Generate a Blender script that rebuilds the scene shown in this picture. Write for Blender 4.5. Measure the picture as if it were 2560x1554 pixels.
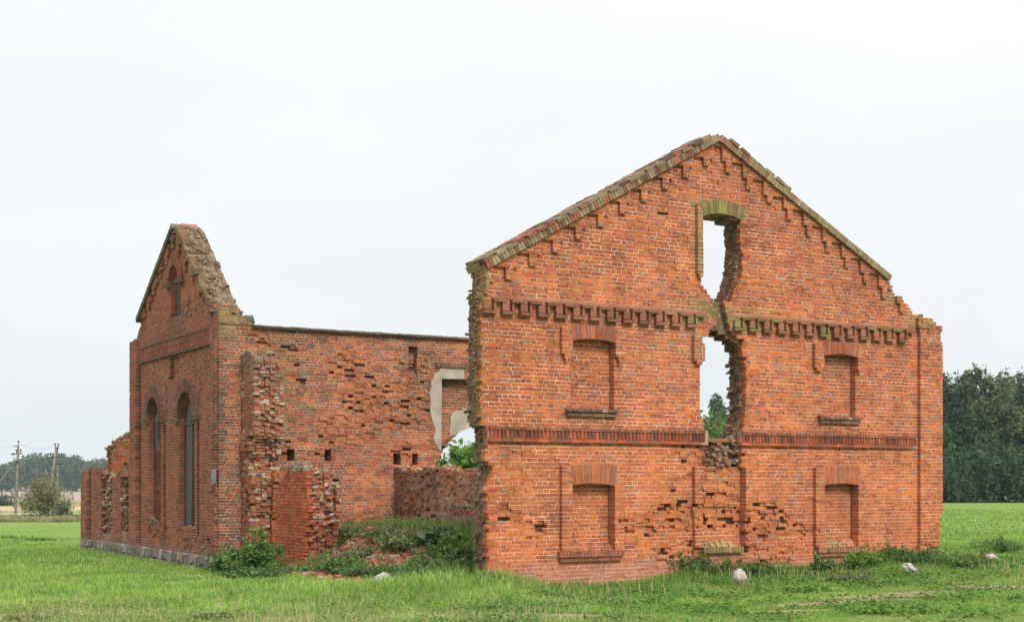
import bpy, math, random
import numpy as np
from mathutils import Matrix, Vector

random.seed(7)
RS = np.random.RandomState(7)
for o in list(bpy.data.objects):
    bpy.data.objects.remove(o)
SC = bpy.context.scene
COL = SC.collection

# ------------------------------------------------------------------ camera
FPX, CX, HY, H = 3467.0, 1280.0, 1205.0, 1.85      # focal length in photo pixels, centre column, horizon row, eye height
cam_d = bpy.data.cameras.new('camera')
cam = bpy.data.objects.new('camera', cam_d)
COL.objects.link(cam)
cam.location = (0, 0, H)
cam.rotation_euler = (math.radians(90), 0, 0)
cam_d.sensor_width = 36
cam_d.lens = 36 * FPX / 2560
cam_d.shift_y = (HY - 777) / 2560
cam_d.clip_end = 6000
SC.camera = cam

# ------------------------------------------------------------------ light
SUN_AZ, SUN_EL = math.radians(150), math.radians(42)   # azimuth clockwise from +Y: right and behind the camera
world = bpy.data.worlds.new('World')
SC.world = world
world.use_nodes = True
nt = world.node_tree
nt.nodes.clear()
N = nt.nodes.new
out = N('ShaderNodeOutputWorld'); bg = N('ShaderNodeBackground')
sky = N('ShaderNodeTexSky'); sky.sky_type = 'NISHITA'; sky.sun_disc = False
sky.sun_elevation = SUN_EL; sky.sun_rotation = SUN_AZ
tc = N('ShaderNodeTexCoord'); sep = N('ShaderNodeSeparateXYZ')
nt.links.new(tc.outputs['Generated'], sep.inputs[0])
mp = N('ShaderNodeMapping'); mp.inputs['Scale'].default_value = (1.2, 1.2, 4.0)
nt.links.new(tc.outputs['Generated'], mp.inputs[0])
nz = N('ShaderNodeTexNoise'); nz.inputs['Scale'].default_value = 1.6; nz.inputs['Detail'].default_value = 5
nt.links.new(mp.outputs[0], nz.inputs['Vector'])
# overcast sky: brightness rises from the horizon to the zenith, a little brighter on the side of the hidden sun
mz = N('ShaderNodeMath'); mz.operation = 'MAXIMUM'; mz.inputs[1].default_value = 0
nt.links.new(sep.outputs['Z'], mz.inputs[0])
grad = N('ShaderNodeMath'); grad.operation = 'MULTIPLY_ADD'; grad.inputs[1].default_value = 1.25; grad.inputs[2].default_value = 0.92
mz2 = N('ShaderNodeMath'); mz2.operation = 'POWER'; mz2.inputs[1].default_value = 1.7
nt.links.new(mz.outputs[0], mz2.inputs[0]); nt.links.new(mz2.outputs[0], grad.inputs[0])
sv = N('ShaderNodeVectorMath'); sv.operation = 'DOT_PRODUCT'
sv.inputs[1].default_value = (math.sin(SUN_AZ) * math.cos(SUN_EL), math.cos(SUN_AZ) * math.cos(SUN_EL), math.sin(SUN_EL))
nt.links.new(tc.outputs['Generated'], sv.inputs[0])
svm = N('ShaderNodeMath'); svm.operation = 'MULTIPLY_ADD'; svm.inputs[1].default_value = 0.14; svm.inputs[2].default_value = 1.03
nt.links.new(sv.outputs['Value'], svm.inputs[0])
m1 = N('ShaderNodeMath'); m1.operation = 'MULTIPLY'
nt.links.new(grad.outputs[0], m1.inputs[0]); nt.links.new(svm.outputs[0], m1.inputs[1])
nm = N('ShaderNodeMath'); nm.operation = 'MULTIPLY_ADD'; nm.inputs[1].default_value = 0.30; nm.inputs[2].default_value = 0.825
nt.links.new(nz.outputs['Fac'], nm.inputs[0])
m2 = N('ShaderNodeMath'); m2.operation = 'MULTIPLY'
nt.links.new(m1.outputs[0], m2.inputs[0]); nt.links.new(nm.outputs[0], m2.inputs[1])
ctint = N('ShaderNodeMixRGB'); ctint.inputs['Color1'].default_value = (4.27, 4.41, 4.50, 1); ctint.inputs['Color2'].default_value = (4.43, 4.47, 4.49, 1)
rz = N('ShaderNodeMapRange'); rz.inputs['From Max'].default_value = 0.25
nt.links.new(mz.outputs[0], rz.inputs['Value']); nt.links.new(rz.outputs[0], ctint.inputs['Fac'])
cm = N('ShaderNodeVectorMath'); cm.operation = 'SCALE'
nt.links.new(ctint.outputs[0], cm.inputs[0]); nt.links.new(m2.outputs[0], cm.inputs['Scale'])
mix = N('ShaderNodeMixRGB'); mix.inputs['Fac'].default_value = 0.95
nt.links.new(sky.outputs[0], mix.inputs['Color1']); nt.links.new(cm.outputs[0], mix.inputs['Color2'])
nt.links.new(mix.outputs[0], bg.inputs['Color'])
bg.inputs['Strength'].default_value = 0.1125
nt.links.new(bg.outputs[0], out.inputs['Surface'])

sd = bpy.data.lights.new('sun', 'SUN'); sun = bpy.data.objects.new('sun', sd); COL.objects.link(sun)
sd.energy = 1.35; sd.angle = math.radians(18); sd.color = (1.0, 0.96, 0.90)
sdir = Vector((math.sin(SUN_AZ) * math.cos(SUN_EL), math.cos(SUN_AZ) * math.cos(SUN_EL), math.sin(SUN_EL)))
sun.rotation_euler = sdir.to_track_quat('Z', 'Y').to_euler()
sun.location = (10, -10, 30)
SC.view_settings.view_transform = 'Standard'
SC.view_settings.look = 'None'
SC.view_settings.exposure = 1.0
SC.view_settings.gamma = 1.0
SC.view_settings.use_curve_mapping = False
SC.cycles.max_bounces = 6
SC.cycles.diffuse_bounces = 3
SC.cycles.volume_bounces = 1
SC.cycles.use_denoising = True

# ------------------------------------------------------------------ small helpers
def tag(o, label=None, cat=None, group=None, kind=None):
    if label: o['label'] = label
    if cat: o['category'] = cat
    if group: o['group'] = group
    if kind: o['kind'] = kind
    return o

def empty(name, loc):
    o = bpy.data.objects.new(name, None); COL.objects.link(o); o.location = loc
    o.empty_display_size = 0.3
    return o

def link(o, parent=None):
    COL.objects.link(o)
    if parent is not None:
        o.parent = parent
        w = Matrix.Translation(parent.location) if parent.parent is None else Matrix.Translation(parent.parent.location) @ parent.matrix_parent_inverse @ Matrix.Translation(parent.location)
        if parent.parent is not None and parent.rotation_euler[2]:
            pass
        o.matrix_parent_inverse = w.inverted()
    return o

def mesh_obj(name, V, Fc, mat, cols=None, parent=None, smooth=False):
    """V (n,3), Fc (m,k) with k = 3 or 4, or a list of such arrays; cols (n,3)."""
    V = np.asarray(V, dtype=np.float32)
    Fs = [np.asarray(f, dtype=np.int32) for f in (Fc if isinstance(Fc, list) else [Fc]) if len(f)]
    me = bpy.data.meshes.new(name)
    me.vertices.add(len(V)); me.vertices.foreach_set('co', V.ravel())
    nl = sum(f.size for f in Fs); npoly = sum(len(f) for f in Fs)
    me.loops.add(nl); me.polygons.add(npoly)
    me.loops.foreach_set('vertex_index', np.concatenate([f.ravel() for f in Fs]))
    tot = np.concatenate([np.full(len(f), f.shape[1], np.int32) for f in Fs])
    start = np.concatenate([[0], np.cumsum(tot)[:-1]]).astype(np.int32)
    me.polygons.foreach_set('loop_start', start)
    me.polygons.foreach_set('loop_total', tot)
    if cols is not None:
        a = me.color_attributes.new('col', 'FLOAT_COLOR', 'POINT')
        c = np.ones((len(V), 4), np.float32); c[:, :3] = cols
        a.data.foreach_set('color', c.ravel())
    me.update(calc_edges=True)
    me.polygons.foreach_set('use_smooth', np.full(npoly, bool(smooth)))
    if mat: me.materials.append(mat)
    o = bpy.data.objects.new(name, me)
    return link(o, parent)

BOXC = np.array([[-1,-1,-1],[1,-1,-1],[1,1,-1],[-1,1,-1],[-1,-1,1],[1,-1,1],[1,1,1],[-1,1,1]], float)
BOXF = np.array([[0,3,2,1],[4,5,6,7],[0,1,5,4],[1,2,6,5],[2,3,7,6],[3,0,4,7]])

def hash2(a, b, s=0):
    h = np.sin(a * 127.1 + b * 311.7 + s * 74.7) * 43758.5453
    return h - np.floor(h)

def vnoise(x, y, s=0):
    x = np.asarray(x, float); y = np.asarray(y, float)
    xi = np.floor(x); yi = np.floor(y); fx = x - xi; fy = y - yi
    fx = fx * fx * (3 - 2 * fx); fy = fy * fy * (3 - 2 * fy)
    return (hash2(xi, yi, s) * (1 - fx) + hash2(xi + 1, yi, s) * fx) * (1 - fy) + (hash2(xi, yi + 1, s) * (1 - fx) + hash2(xi + 1, yi + 1, s) * fx) * fy

def fbm(x, y, s=0, n=3):
    v = 0; a = 0.5
    for i in range(n):
        v = v + a * vnoise(np.asarray(x) * 2 ** i, np.asarray(y) * 2 ** i, s + i); a *= 0.5
    return v / (1 - 0.5 ** n)

def inpoly(u, z, P):
    u = np.asarray(u); z = np.asarray(z); r = np.zeros(np.broadcast(u, z).shape, bool)
    n = len(P)
    for i in range(n):
        x1, y1 = P[i]; x2, y2 = P[(i + 1) % n]
        if y1 == y2: continue
        c = ((y1 > z) != (y2 > z)) & (u < (x2 - x1) * (z - y1) / (y2 - y1) + x1)
        r ^= c
    return r

class Plane:
    def __init__(s, x0, y0, ex, ey, nx, ny):
        s.o = (x0, y0); s.e = (ex, ey); s.n = (nx, ny)
    def U(s, px):
        t = (px - CX) / FPX
        return (s.o[0] - t * s.o[1]) / (t * s.e[1] - s.e[0])
    def uz(s, px, py):
        u = s.U(px); Y = s.o[1] + s.e[1] * u
        return u, H + (HY - py) / FPX * Y
    def poly(s, pts, zmin=None):
        return [s.uz(*p) for p in pts]
    def W(s, L):
        L = np.asarray(L, float); u, d, z = L[..., 0], L[..., 1], L[..., 2]
        return np.stack([s.o[0] + s.e[0] * u + s.n[0] * d, s.o[1] + s.e[1] * u + s.n[1] * d, z], -1)
    def w1(s, u, d, z):
        return Vector((s.o[0] + s.e[0] * u + s.n[0] * d, s.o[1] + s.e[1] * u + s.n[1] * d, z))

class Boxes:
    """collects boxes in a plane's (u, d, z) frame"""
    def __init__(s, plane): s.p = plane; s.c = []; s.h = []; s.k = []; s.r = []; s.j = []
    def add(s, c, h, col, rot=None, jit=0.0):
        """rot = (R 3x3) in local frame"""
        s.c.append(c); s.h.append(h); s.k.append(col); s.r.append(np.eye(3) if rot is None else rot); s.j.append(jit)
    def addn(s, C, Hh, K, jit=0.0, R=None):
        for i in range(len(C)):
            s.c.append(C[i]); s.h.append(Hh[i]); s.k.append(K[i]); s.r.append(np.eye(3) if R is None else R[i])
            s.j.append(jit if np.isscalar(jit) else jit[i])
    def arrays(s):
        n = len(s.c)
        C = np.array(s.c, float).reshape(n, 1, 3); Hh = np.array(s.h, float).reshape(n, 1, 3); R = np.array(s.r, float)
        L = BOXC[None] * Hh
        L = L + RS.uniform(-1, 1, L.shape) * np.array(s.j).reshape(n, 1, 1)
        L = np.einsum('nij,nkj->nki', R, L) + C
        V = s.p.W(L).reshape(-1, 3)
        Fc = (BOXF[None] + 8 * np.arange(n).reshape(n, 1, 1)).reshape(-1, 4)
        K = np.repeat(np.array(s.k, float), 8, axis=0)
        return V, Fc, K
    def obj(s, name, mat, parent=None):
        if not s.c: return None
        V, Fc, K = s.arrays()
        return mesh_obj(name, V, Fc, mat, K, parent)

def rot_uz(a):
    c, s_ = math.cos(a), math.sin(a)
    return np.array([[c, 0, -s_], [0, 1, 0], [s_, 0, c]])
def rot_dz(a):
    c, s_ = math.cos(a), math.sin(a)
    return np.array([[1, 0, 0], [0, c, -s_], [0, s_, c]])
def rot_ud(a):
    c, s_ = math.cos(a), math.sin(a)
    return np.array([[c, -s_, 0], [s_, c, 0], [0, 0, 1]])

# ------------------------------------------------------------------ materials
def ramp_mix(nt, a, b, fac, mode='MIX'):
    m = nt.nodes.new('ShaderNodeMixRGB'); m.blend_type = mode
    for sock, v in (('Color1', a), ('Color2', b), ('Fac', fac)):
        if hasattr(v, 'links') or hasattr(v, 'is_output'): nt.links.new(v, m.inputs[sock])
        else: m.inputs[sock].default_value = v
    return m.outputs[0]

def noise(nt, scale, detail=3, rough=0.55, vec=None):
    n = nt.nodes.new('ShaderNodeTexNoise'); n.inputs['Scale'].default_value = scale
    n.inputs['Detail'].default_value = detail; n.inputs['Roughness'].default_value = rough
    if vec is None:
        g = nt.nodes.new('ShaderNodeNewGeometry'); vec = g.outputs['Position']
    nt.links.new(vec, n.inputs['Vector'])
    return n.outputs['Fac']

def mrange(nt, v, a, b, c=0.0, d=1.0):
    m = nt.nodes.new('ShaderNodeMapRange'); nt.links.new(v, m.inputs['Value'])
    m.inputs['From Min'].default_value = a; m.inputs['From Max'].default_value = b
    m.inputs['To Min'].default_value = c; m.inputs['To Max'].default_value = d
    return m.outputs[0]

def make_mat(name, source='attr', color=(0.5, 0.5, 0.5), grain=(0.75, 1.2), gscale=45, stain=0.35, sscale=1.7, rough=0.92, bump=0.5, bscale=60, bdist=0.006, dust=0.0, transl=0.0):
    m = bpy.data.materials.new(name); m.use_nodes = True
    nt = m.node_tree; nt.nodes.clear(); Nn = nt.nodes.new
    o = Nn('ShaderNodeOutputMaterial'); p = Nn('ShaderNodeBsdfPrincipled')
    p.inputs['Roughness'].default_value = rough
    if 'Specular IOR Level' in p.inputs: p.inputs['Specular IOR Level'].default_value = 0.25
    if source == 'attr':
        a = Nn('ShaderNodeAttribute'); a.attribute_name = 'col'; base = a.outputs['Color']
    elif source == 'obj':
        a = Nn('ShaderNodeObjectInfo'); base = a.outputs['Color']
    else:
        a = Nn('ShaderNodeRGB'); a.outputs[0].default_value = (*color, 1); base = a.outputs[0]
    g = mrange(nt, noise(nt, gscale, 4), 0.25, 0.75, grain[0], grain[1])
    c = Nn('ShaderNodeVectorMath'); c.operation = 'SCALE'; nt.links.new(base, c.inputs[0]); nt.links.new(g, c.inputs['Scale'])
    col = c.outputs[0]
    if stain:
        st = mrange(nt, noise(nt, sscale, 4, 0.65), 0.35, 0.7, 1.0 + stain * 0.35, 1.0 - stain)
        c2 = Nn('ShaderNodeVectorMath'); c2.operation = 'SCALE'; nt.links.new(col, c2.inputs[0]); nt.links.new(st, c2.inputs['Scale'])
        col = c2.outputs[0]
    if dust:
        dm = mrange(nt, noise(nt, 5.0, 6, 0.7), 0.54, 0.72, 0.0, dust)
        col = ramp_mix(nt, col, (0.42, 0.30, 0.23, 1), dm)
    nt.links.new(col, p.inputs['Base Color'])
    if bump:
        b = Nn('ShaderNodeBump'); b.inputs['Strength'].default_value = bump; b.inputs['Distance'].default_value = bdist
        nt.links.new(noise(nt, bscale, 5, 0.65), b.inputs['Height']); nt.links.new(b.outputs[0], p.inputs['Normal'])
    if transl:
        t = Nn('ShaderNodeBsdfTranslucent'); nt.links.new(col, t.inputs['Color'])
        mx = Nn('ShaderNodeMixShader'); mx.inputs[0].default_value = transl
        nt.links.new(p.outputs[0], mx.inputs[1]); nt.links.new(t.outputs[0], mx.inputs[2])
        nt.links.new(mx.outputs[0], o.inputs[0])
    else:
        nt.links.new(p.outputs[0], o.inputs[0])
    return m

M_BRICK = make_mat('weathered brick', 'attr', dust=0.14, bdist=0.008)
M_BRICKO = make_mat('weathered single brick', 'obj', dust=0.14, bdist=0.008)
M_MORTAR = make_mat('lime mortar', 'attr', gscale=30, stain=0.35, sscale=2.2)
M_STONE = make_mat('field stone', 'obj', gscale=14, grain=(0.55, 1.35), stain=0.3, bscale=25, bdist=0.02)
M_PLASTER = make_mat('old plaster', 'rgb', (0.46, 0.40, 0.32), gscale=6, grain=(0.6, 1.2), stain=0.45, sscale=3, bscale=30)
M_WOOD = make_mat('grey weathered wood', 'rgb', (0.115, 0.105, 0.10), gscale=30, grain=(0.5, 1.4), stain=0.2, bscale=40)
M_PLAQUE = make_mat('enamel plaque', 'rgb', (0.16, 0.18, 0.21), gscale=8, grain=(0.9, 1.1), stain=0.1, rough=0.5, bump=0.1)
M_PLAQT = make_mat('plaque lettering', 'rgb', (0.42, 0.44, 0.47), stain=0, bump=0, rough=0.5)
M_CONC = make_mat('aged concrete', 'rgb', (0.22, 0.195, 0.17), gscale=8, stain=0.25, bump=0.2)
M_WHITE = make_mat('whitewash', 'rgb', (0.7, 0.7, 0.7), gscale=8, stain=0.15, bump=0.1)
M_METAL = make_mat('dark steel', 'rgb', (0.05, 0.05, 0.055), gscale=8, stain=0.1, bump=0, rough=0.6)
M_GRASS = make_mat('grass blades', 'attr', gscale=3, grain=(0.8, 1.2), stain=0.25, sscale=0.6, rough=0.75, bump=0, transl=0.3)
M_LEAF = make_mat('leaves', 'attr', gscale=2, grain=(0.85, 1.15), stain=0.2, sscale=0.9, rough=0.7, bump=0, transl=0.25)
M_BARK = make_mat('bark', 'rgb', (0.09, 0.07, 0.055), gscale=20, stain=0.3, bscale=20)
M_ROCK = make_mat('granite boulder', 'rgb', (0.42, 0.36, 0.32), gscale=22, grain=(0.6, 1.3), stain=0.3, sscale=6, bscale=30, bdist=0.02)

# ------------------------------------------------------------------ terrain height
CP = [(-6, 18, -.05), (0, 18, 0), (7, 18, .03), (-0.6, 25.3, -.02), (1.4, 26.2, -.22), (4.7, 28.2, -.04), (9.7, 31.3, .08), (-7.7, 34, -.31), (-4, 29, -.08),
      (-11, 39, -.31), (-14.5, 45.5, -.31), (-14, 34, -.28), (-20, 45, -.45), (20, 40, .05), (14, 30, .05), (0, 60, -.2), (10, 70, -.1), (30, 100, .0), (50, 136, 0), (28, 136, 0),
      (-30, 75, -.95), (-48, 135, -2.0), (-25, 130, -2.0), (-66, 180, -2.2), (-110, 320, -2.7), (-180, 520, -2.8), (-200, 660, -2.4), (-90, 400, -2.8),
      (0, 200, -1.0), (0, 500, -1.5), (200, 500, -.5), (0, 1500, -1.0), (-500, 1500, -1.0), (500, 1500, 0.0), (-9, 22, -.1), (12, 22, .04), (0, 8, 0), (-4, 8, 0), (4, 8, 0)]
CPa = np.array(CP, float)
def _warp(x, y):
    y = np.maximum(y, 6.0)
    return np.clip(x / y, -1.2, 1.2) * 3.2, np.log(y) * 1.6
CPw = np.stack(_warp(CPa[:, 0], CPa[:, 1]), -1)
def ground_z(x, y):
    x = np.asarray(x, float); y = np.asarray(y, float)
    a, b = _warp(x, y)
    num = 0; den = 0
    for i in range(len(CPa)):
        w = 1.0 / ((a - CPw[i, 0]) ** 2 + (b - CPw[i, 1]) ** 2 + 0.012) ** 2
        num = num + w * CPa[i, 2]; den = den + w
    z = num / den
    # rubble mound inside the broken wing
    v = (x - M_O[0]) * M_N[0] + (y - M_O[1]) * M_N[1]; u = (x - M_O[0]) * M_E[0] + (y - M_O[1]) * M_E[1]
    b1 = np.clip((v - 0.2) / 4.2, 0, 1); b1 = b1 * b1 * (3 - 2 * b1)
    b2 = np.clip((u + 1.3) / 1.6, 0, 1) * np.clip((9 - u) / 2, 0, 1) * np.clip((10.5 - v) / 1.0, 0, 1)
    z = z + .85 * b1 * b2 * (v < 12)
    z = z + 0.05 * (fbm(x * 0.5, y * 0.5, 3) - 0.5) * np.clip(1 - np.hypot(x, y) / 150, 0, 1)
    return z

M_E = (0.8635, 0.5043); M_N = (-0.5043, 0.8635); M_O = (-0.404, 25.96)
PM = Plane(*M_O, *M_E, *M_N)                                 # the big gable
COR = (-7.19, 34.0)
PL_ = Plane(*COR, *M_E, *M_N)                                # the long wall
PF = Plane(*COR, -0.504, 0.8636, 0.8636, 0.504)              # the small gable with arched windows
def on_long(u): return (COR[0] + M_E[0] * u, COR[1] + M_E[1] * u)
PS = Plane(*on_long(0.57), 0.504, -0.8636, 0.8635, 0.5043)   # torn side wall (stub and fragment)
PC = Plane(*on_long(4.74), 0.504, -0.8636, 0.8635, 0.5043)   # low cross wall
PX = Plane(COR[0] - 0.504 * 11, COR[1] + 0.8636 * 11, *M_E, *M_N)    # cross wall behind the low wing
PR = Plane(COR[0] - 0.504 * 7.0, COR[1] + 0.8636 * 7.0, *M_E, *M_N)  # far wall inside the small gable

# ------------------------------------------------------------------ brick walls
CO, LP, Z0 = 0.0745, 0.2625, -0.515
PAL = {
    'main': dict(o=(.52, .148, .044), r=(.43, .106, .043), p=(.31, .098, .058), g=(.33, .165, .105)),
    'long': dict(o=(.43, .155, .062), r=(.34, .100, .048), p=(.175, .092, .062), g=(.215, .145, .098)),
    'tower': dict(o=(.34, .100, .048), r=(.285, .080, .043), p=(.175, .062, .046), g=(.18, .088, .062)),
    'frag': dict(o=(.46, .115, .042), r=(.38, .085, .036), p=(.29, .07, .04), g=(.33, .16, .09)),
    'core': dict(o=(.27, .115, .062), r=(.215, .095, .055), p=(.17, .095, .062), g=(.27, .19, .13)),
    'mossy': dict(o=(.20, .115, .060), r=(.18, .13, .075), p=(.15, .095, .060), g=(.24, .185, .125)),
    'pale': dict(o=(.38, .145, .075), r=(.31, .105, .06), p=(.46, .36, .27), g=(.40, .27, .18)),
}
def pal_cols(style, n, probs):
    P = PAL[style]; K = np.array([P['o'], P['r'], P['p'], P['g']])
    r = RS.rand(n); cum = np.cumsum(probs, -1)
    idx = (r[:, None] > cum).sum(-1).clip(0, 3)
    c = K[idx]
    # soften between two palette entries, then vary brightness and hue a little
    idx2 = RS.randint(0, 2, n); c = c * 0.86 + K[idx2] * 0.14
    c = c * RS.uniform(0.88, 1.12, (n, 1)) * RS.uniform(0.96, 1.04, (n, 3))
    return c

def build_wall(plane, name, parent, u0, u1, z1, T, inside, fo=None, erode=None, colfn=None, style='main', mort=(.68, .45, .32), edgestyle='core', pick=0, ragged=.05, skip=None, mat=M_BRICK, cuts=(), dustc=(.36, .14, .06), corem=(.26, .18, .125)):
    """lays every visible brick of a wall in English bond; inside(u,z,j)->bool for brick centres in leaf j;
    cuts are the upright straight edges (u, z from, z to) at which bricks are cut clean"""
    nl = max(1, int(round(T / 0.13)))
    BB = Boxes(plane); MM = Boxes(plane); picks = []
    nco = int((z1 - Z0) / CO) + 1
    for j in range(nl):
        for i in range(nco):
            zc = Z0 + (i + .5) * CO
            header = (i + j) % 2 == 1
            pt = LP / 2 if header else LP
            off = (LP / 4 if header else 0) + (j % 3) * 0.09 + (0.03 if (i // 2) % 2 else 0)
            ed = np.arange(u0 - off, u1 + pt, pt)
            cz = np.array([c[0] for c in cuts if c[1] < zc < c[2]])
            if len(cz):
                ed = ed[np.abs(ed[:, None] - cz[None]).min(1) > .05]
                ed = np.unique(np.concatenate([ed, cz]))
                ed = ed[np.concatenate([[True], np.diff(ed) > .02])]
            us = np.arange(u0 - .3, u1 + .3, .025); ins = inside(us, np.full(len(us), zc), j)
            tr = (us[:-1] + us[1:])[np.nonzero(ins[1:] != ins[:-1])[0]] / 2
            if len(tr):
                if len(cz): tr = tr[np.abs(tr[:, None] - cz[None]).min(1) > .06]
                tr = tr + RS.uniform(-1, 1, len(tr)) * ragged * .55
                if len(tr):
                    far_ = np.abs(ed[:, None] - tr[None]).min(1) > .045
                    if len(cz): far_ |= np.abs(ed[:, None] - cz[None]).min(1) < .001
                    ed = np.unique(np.concatenate([ed[far_], tr])); ed = ed[np.concatenate([[True], np.diff(ed) > .02])]
            uc = (ed[:-1] + ed[1:]) / 2; pw = np.diff(ed); n = len(uc)
            clean_l = np.zeros(n, bool); clean_r = np.zeros(n, bool)
            if len(cz):
                clean_l = np.abs(ed[:-1, None] - cz[None]).min(1) < .001; clean_r = np.abs(ed[1:, None] - cz[None]).min(1) < .001
            clean = clean_l | clean_r
            r1 = 0.0
            Z = np.full(n, zc)
            keep = inside(uc + r1, Z, j)
            if not keep.any(): continue
            fr = fo(uc, Z) if fo else np.zeros(n)
            f = fr if j == 0 else np.zeros(n)
            if j > 0: keep = keep & ~((fr > .05) & (j * .13 < fr + .10))
            er = erode(uc, Z) if (erode and j < 3) else np.zeros(n)
            f0 = f.copy(); fm = f0
            miss = np.zeros(n, bool)
            if j == 0:
                rr = RS.rand(n)
                miss = (rr < er * .24 - .04)
                f = f + np.where((rr < er * 1.1) & ~miss, .004 + RS.rand(n) ** 1.5 * .07 * np.clip(er * 1.6, .15, 1), 0)
                f = f + RS.uniform(-.0018, .0018, n)
                fm = np.where(f - f0 > .0035, f, f0)
                skp = skip(uc, Z) if skip is not None else np.zeros(n, bool)
            kb = keep & ~miss & ~(skp if j == 0 else np.zeros(n, bool))
            edge = np.zeros(n, bool)
            for du, dz in ((.22, 0), (-.22, 0), (0, .10), (0, -.10), (.18, .08), (-.18, .08)):
                edge |= ~inside(uc + du, Z + dz, j)
            if j > 0:
                vis = edge.copy()
                if j == 1: vis |= (er > .12) | ~inside(uc, Z, 0)
                if j == 2: vis |= ~inside(uc, Z, 1)
                if j == nl - 1: vis |= True
                kb = kb & vis
            idx = np.nonzero(kb)[0]
            if len(idx):
                hl = pw[idx] / 2 - .0065
                d0 = j * .13 + (f[idx] if j == 0 else 0)
                if j > 0: d0 = np.full(len(idx), j * .13 + .004)
                d1 = np.maximum((j + 1) * .13 - .008, d0 + .10)
                C = np.stack([uc[idx], (d0 + d1) / 2, np.full(len(idx), zc)], -1)
                C[:, 0] += RS.uniform(-.003, .003, len(idx)); C[:, 2] += RS.uniform(-.0025, .0025, len(idx))
                e = edge[idx]; rg = e & ~clean[idx]
                C[rg, 0] += RS.uniform(-.008, .008, rg.sum()); C[rg, 1] += RS.uniform(-.010, -.001, rg.sum()); C[rg, 2] += RS.uniform(-.004, .004, rg.sum())
                Hh = np.stack([hl, (d1 - d0) / 2, np.full(len(idx), .0308)], -1)
                K = colfn(uc[idx], np.full(len(idx), zc), header, (e & (~clean[idx] | (j > 0))) if j == 0 else np.ones(len(idx), bool), j)
                if j > 0 and clean[idx].any():
                    K0 = colfn(uc[idx], np.full(len(idx), zc), header, np.zeros(len(idx), bool), 0); K = np.where(clean[idx][:, None], K0, K)
                if j == 0:
                    ero = (f[idx] - f0[idx] > .008)[:, None]
                    K = np.where(ero, K * .45 + np.array(dustc) * 1.25 * .55, K)
                jit = np.where(rg, .0045, .0019)
                for q in range(len(idx)):
                    if pick and j == 0 and not e[q] and abs(hl[q] + .0065 - pt / 2) < .002:
                        picks.append((C[q], Hh[q], K[q], header))
                    else:
                        BB.add(C[q], Hh[q], K[q], None, jit[q])
            q = 0
            okm = keep & ~miss; thin_ = (pw < .085) & ~clean if j == 0 else np.zeros(n, bool)
            while q < n:
                if okm[q]:
                    r = q
                    while r + 1 < n and okm[r + 1] and abs(fm[r + 1] - fm[q]) < .002 and (j > 0 or (skp[r + 1] == skp[q] and thin_[r + 1] == thin_[q])): r += 1
                    la = (q == 0) or (not okm[q - 1]) or fm[q - 1] > fm[q]; lb = (r + 1 >= n) or (not okm[r + 1]) or fm[min(r + 1, n - 1)] > fm[r]
                    a = uc[q] - pw[q] / 2 + (.011 if la else 0); b = uc[r] + pw[r] / 2 - (.011 if lb else 0)
                    if (q == 0 or not keep[q - 1]) and not clean_l[q]: a += .03 * RS.rand()
                    if (r + 1 >= n or not keep[r + 1]) and not clean_r[r]: b -= .03 * RS.rand()
                    dd0 = j * .13 + (fm[q] + .0048 if j == 0 else .012)
                    dd1 = (j + 1) * .13 - (.006 if j == nl - 1 else 0)
                    dd1 = max(dd1, dd0 + .08)
                    if b - a > .02:
                        mc = np.array(mort) * RS.uniform(.85, 1.15)
                        if j == 0 and fm[q] > f0[q] + .004: mc = mc * .35 + np.array(dustc) * .65
                        if j == 0 and (skp[q] or thin_[q]): mc = np.array((.40, .17, .085))
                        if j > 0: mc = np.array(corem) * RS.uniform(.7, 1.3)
                        MM.add(((a + b) / 2, (dd0 + dd1) / 2, zc), ((b - a) / 2, (dd1 - dd0) / 2, CO / 2), mc)
                    q = r + 1
                else:
                    q += 1
    wall = MM.obj(name, M_MORTAR, parent)
    if pick:
        picks.sort(key=lambda t: t[0][0])
        for c, h, k, hd in picks[pick:]: BB.add(c, h, k, None, .0028)
        for c, h, k, hd in picks[:pick]: piece('brick', 'H' if hd else 'S', plane, (c[0], c[1], c[2]), k, wall)
    return wall, BB
def rcut(*rects): return [c for r in rects for c in ((r[0], r[2], r[3]), (r[1], r[2], r[3]))]

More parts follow.
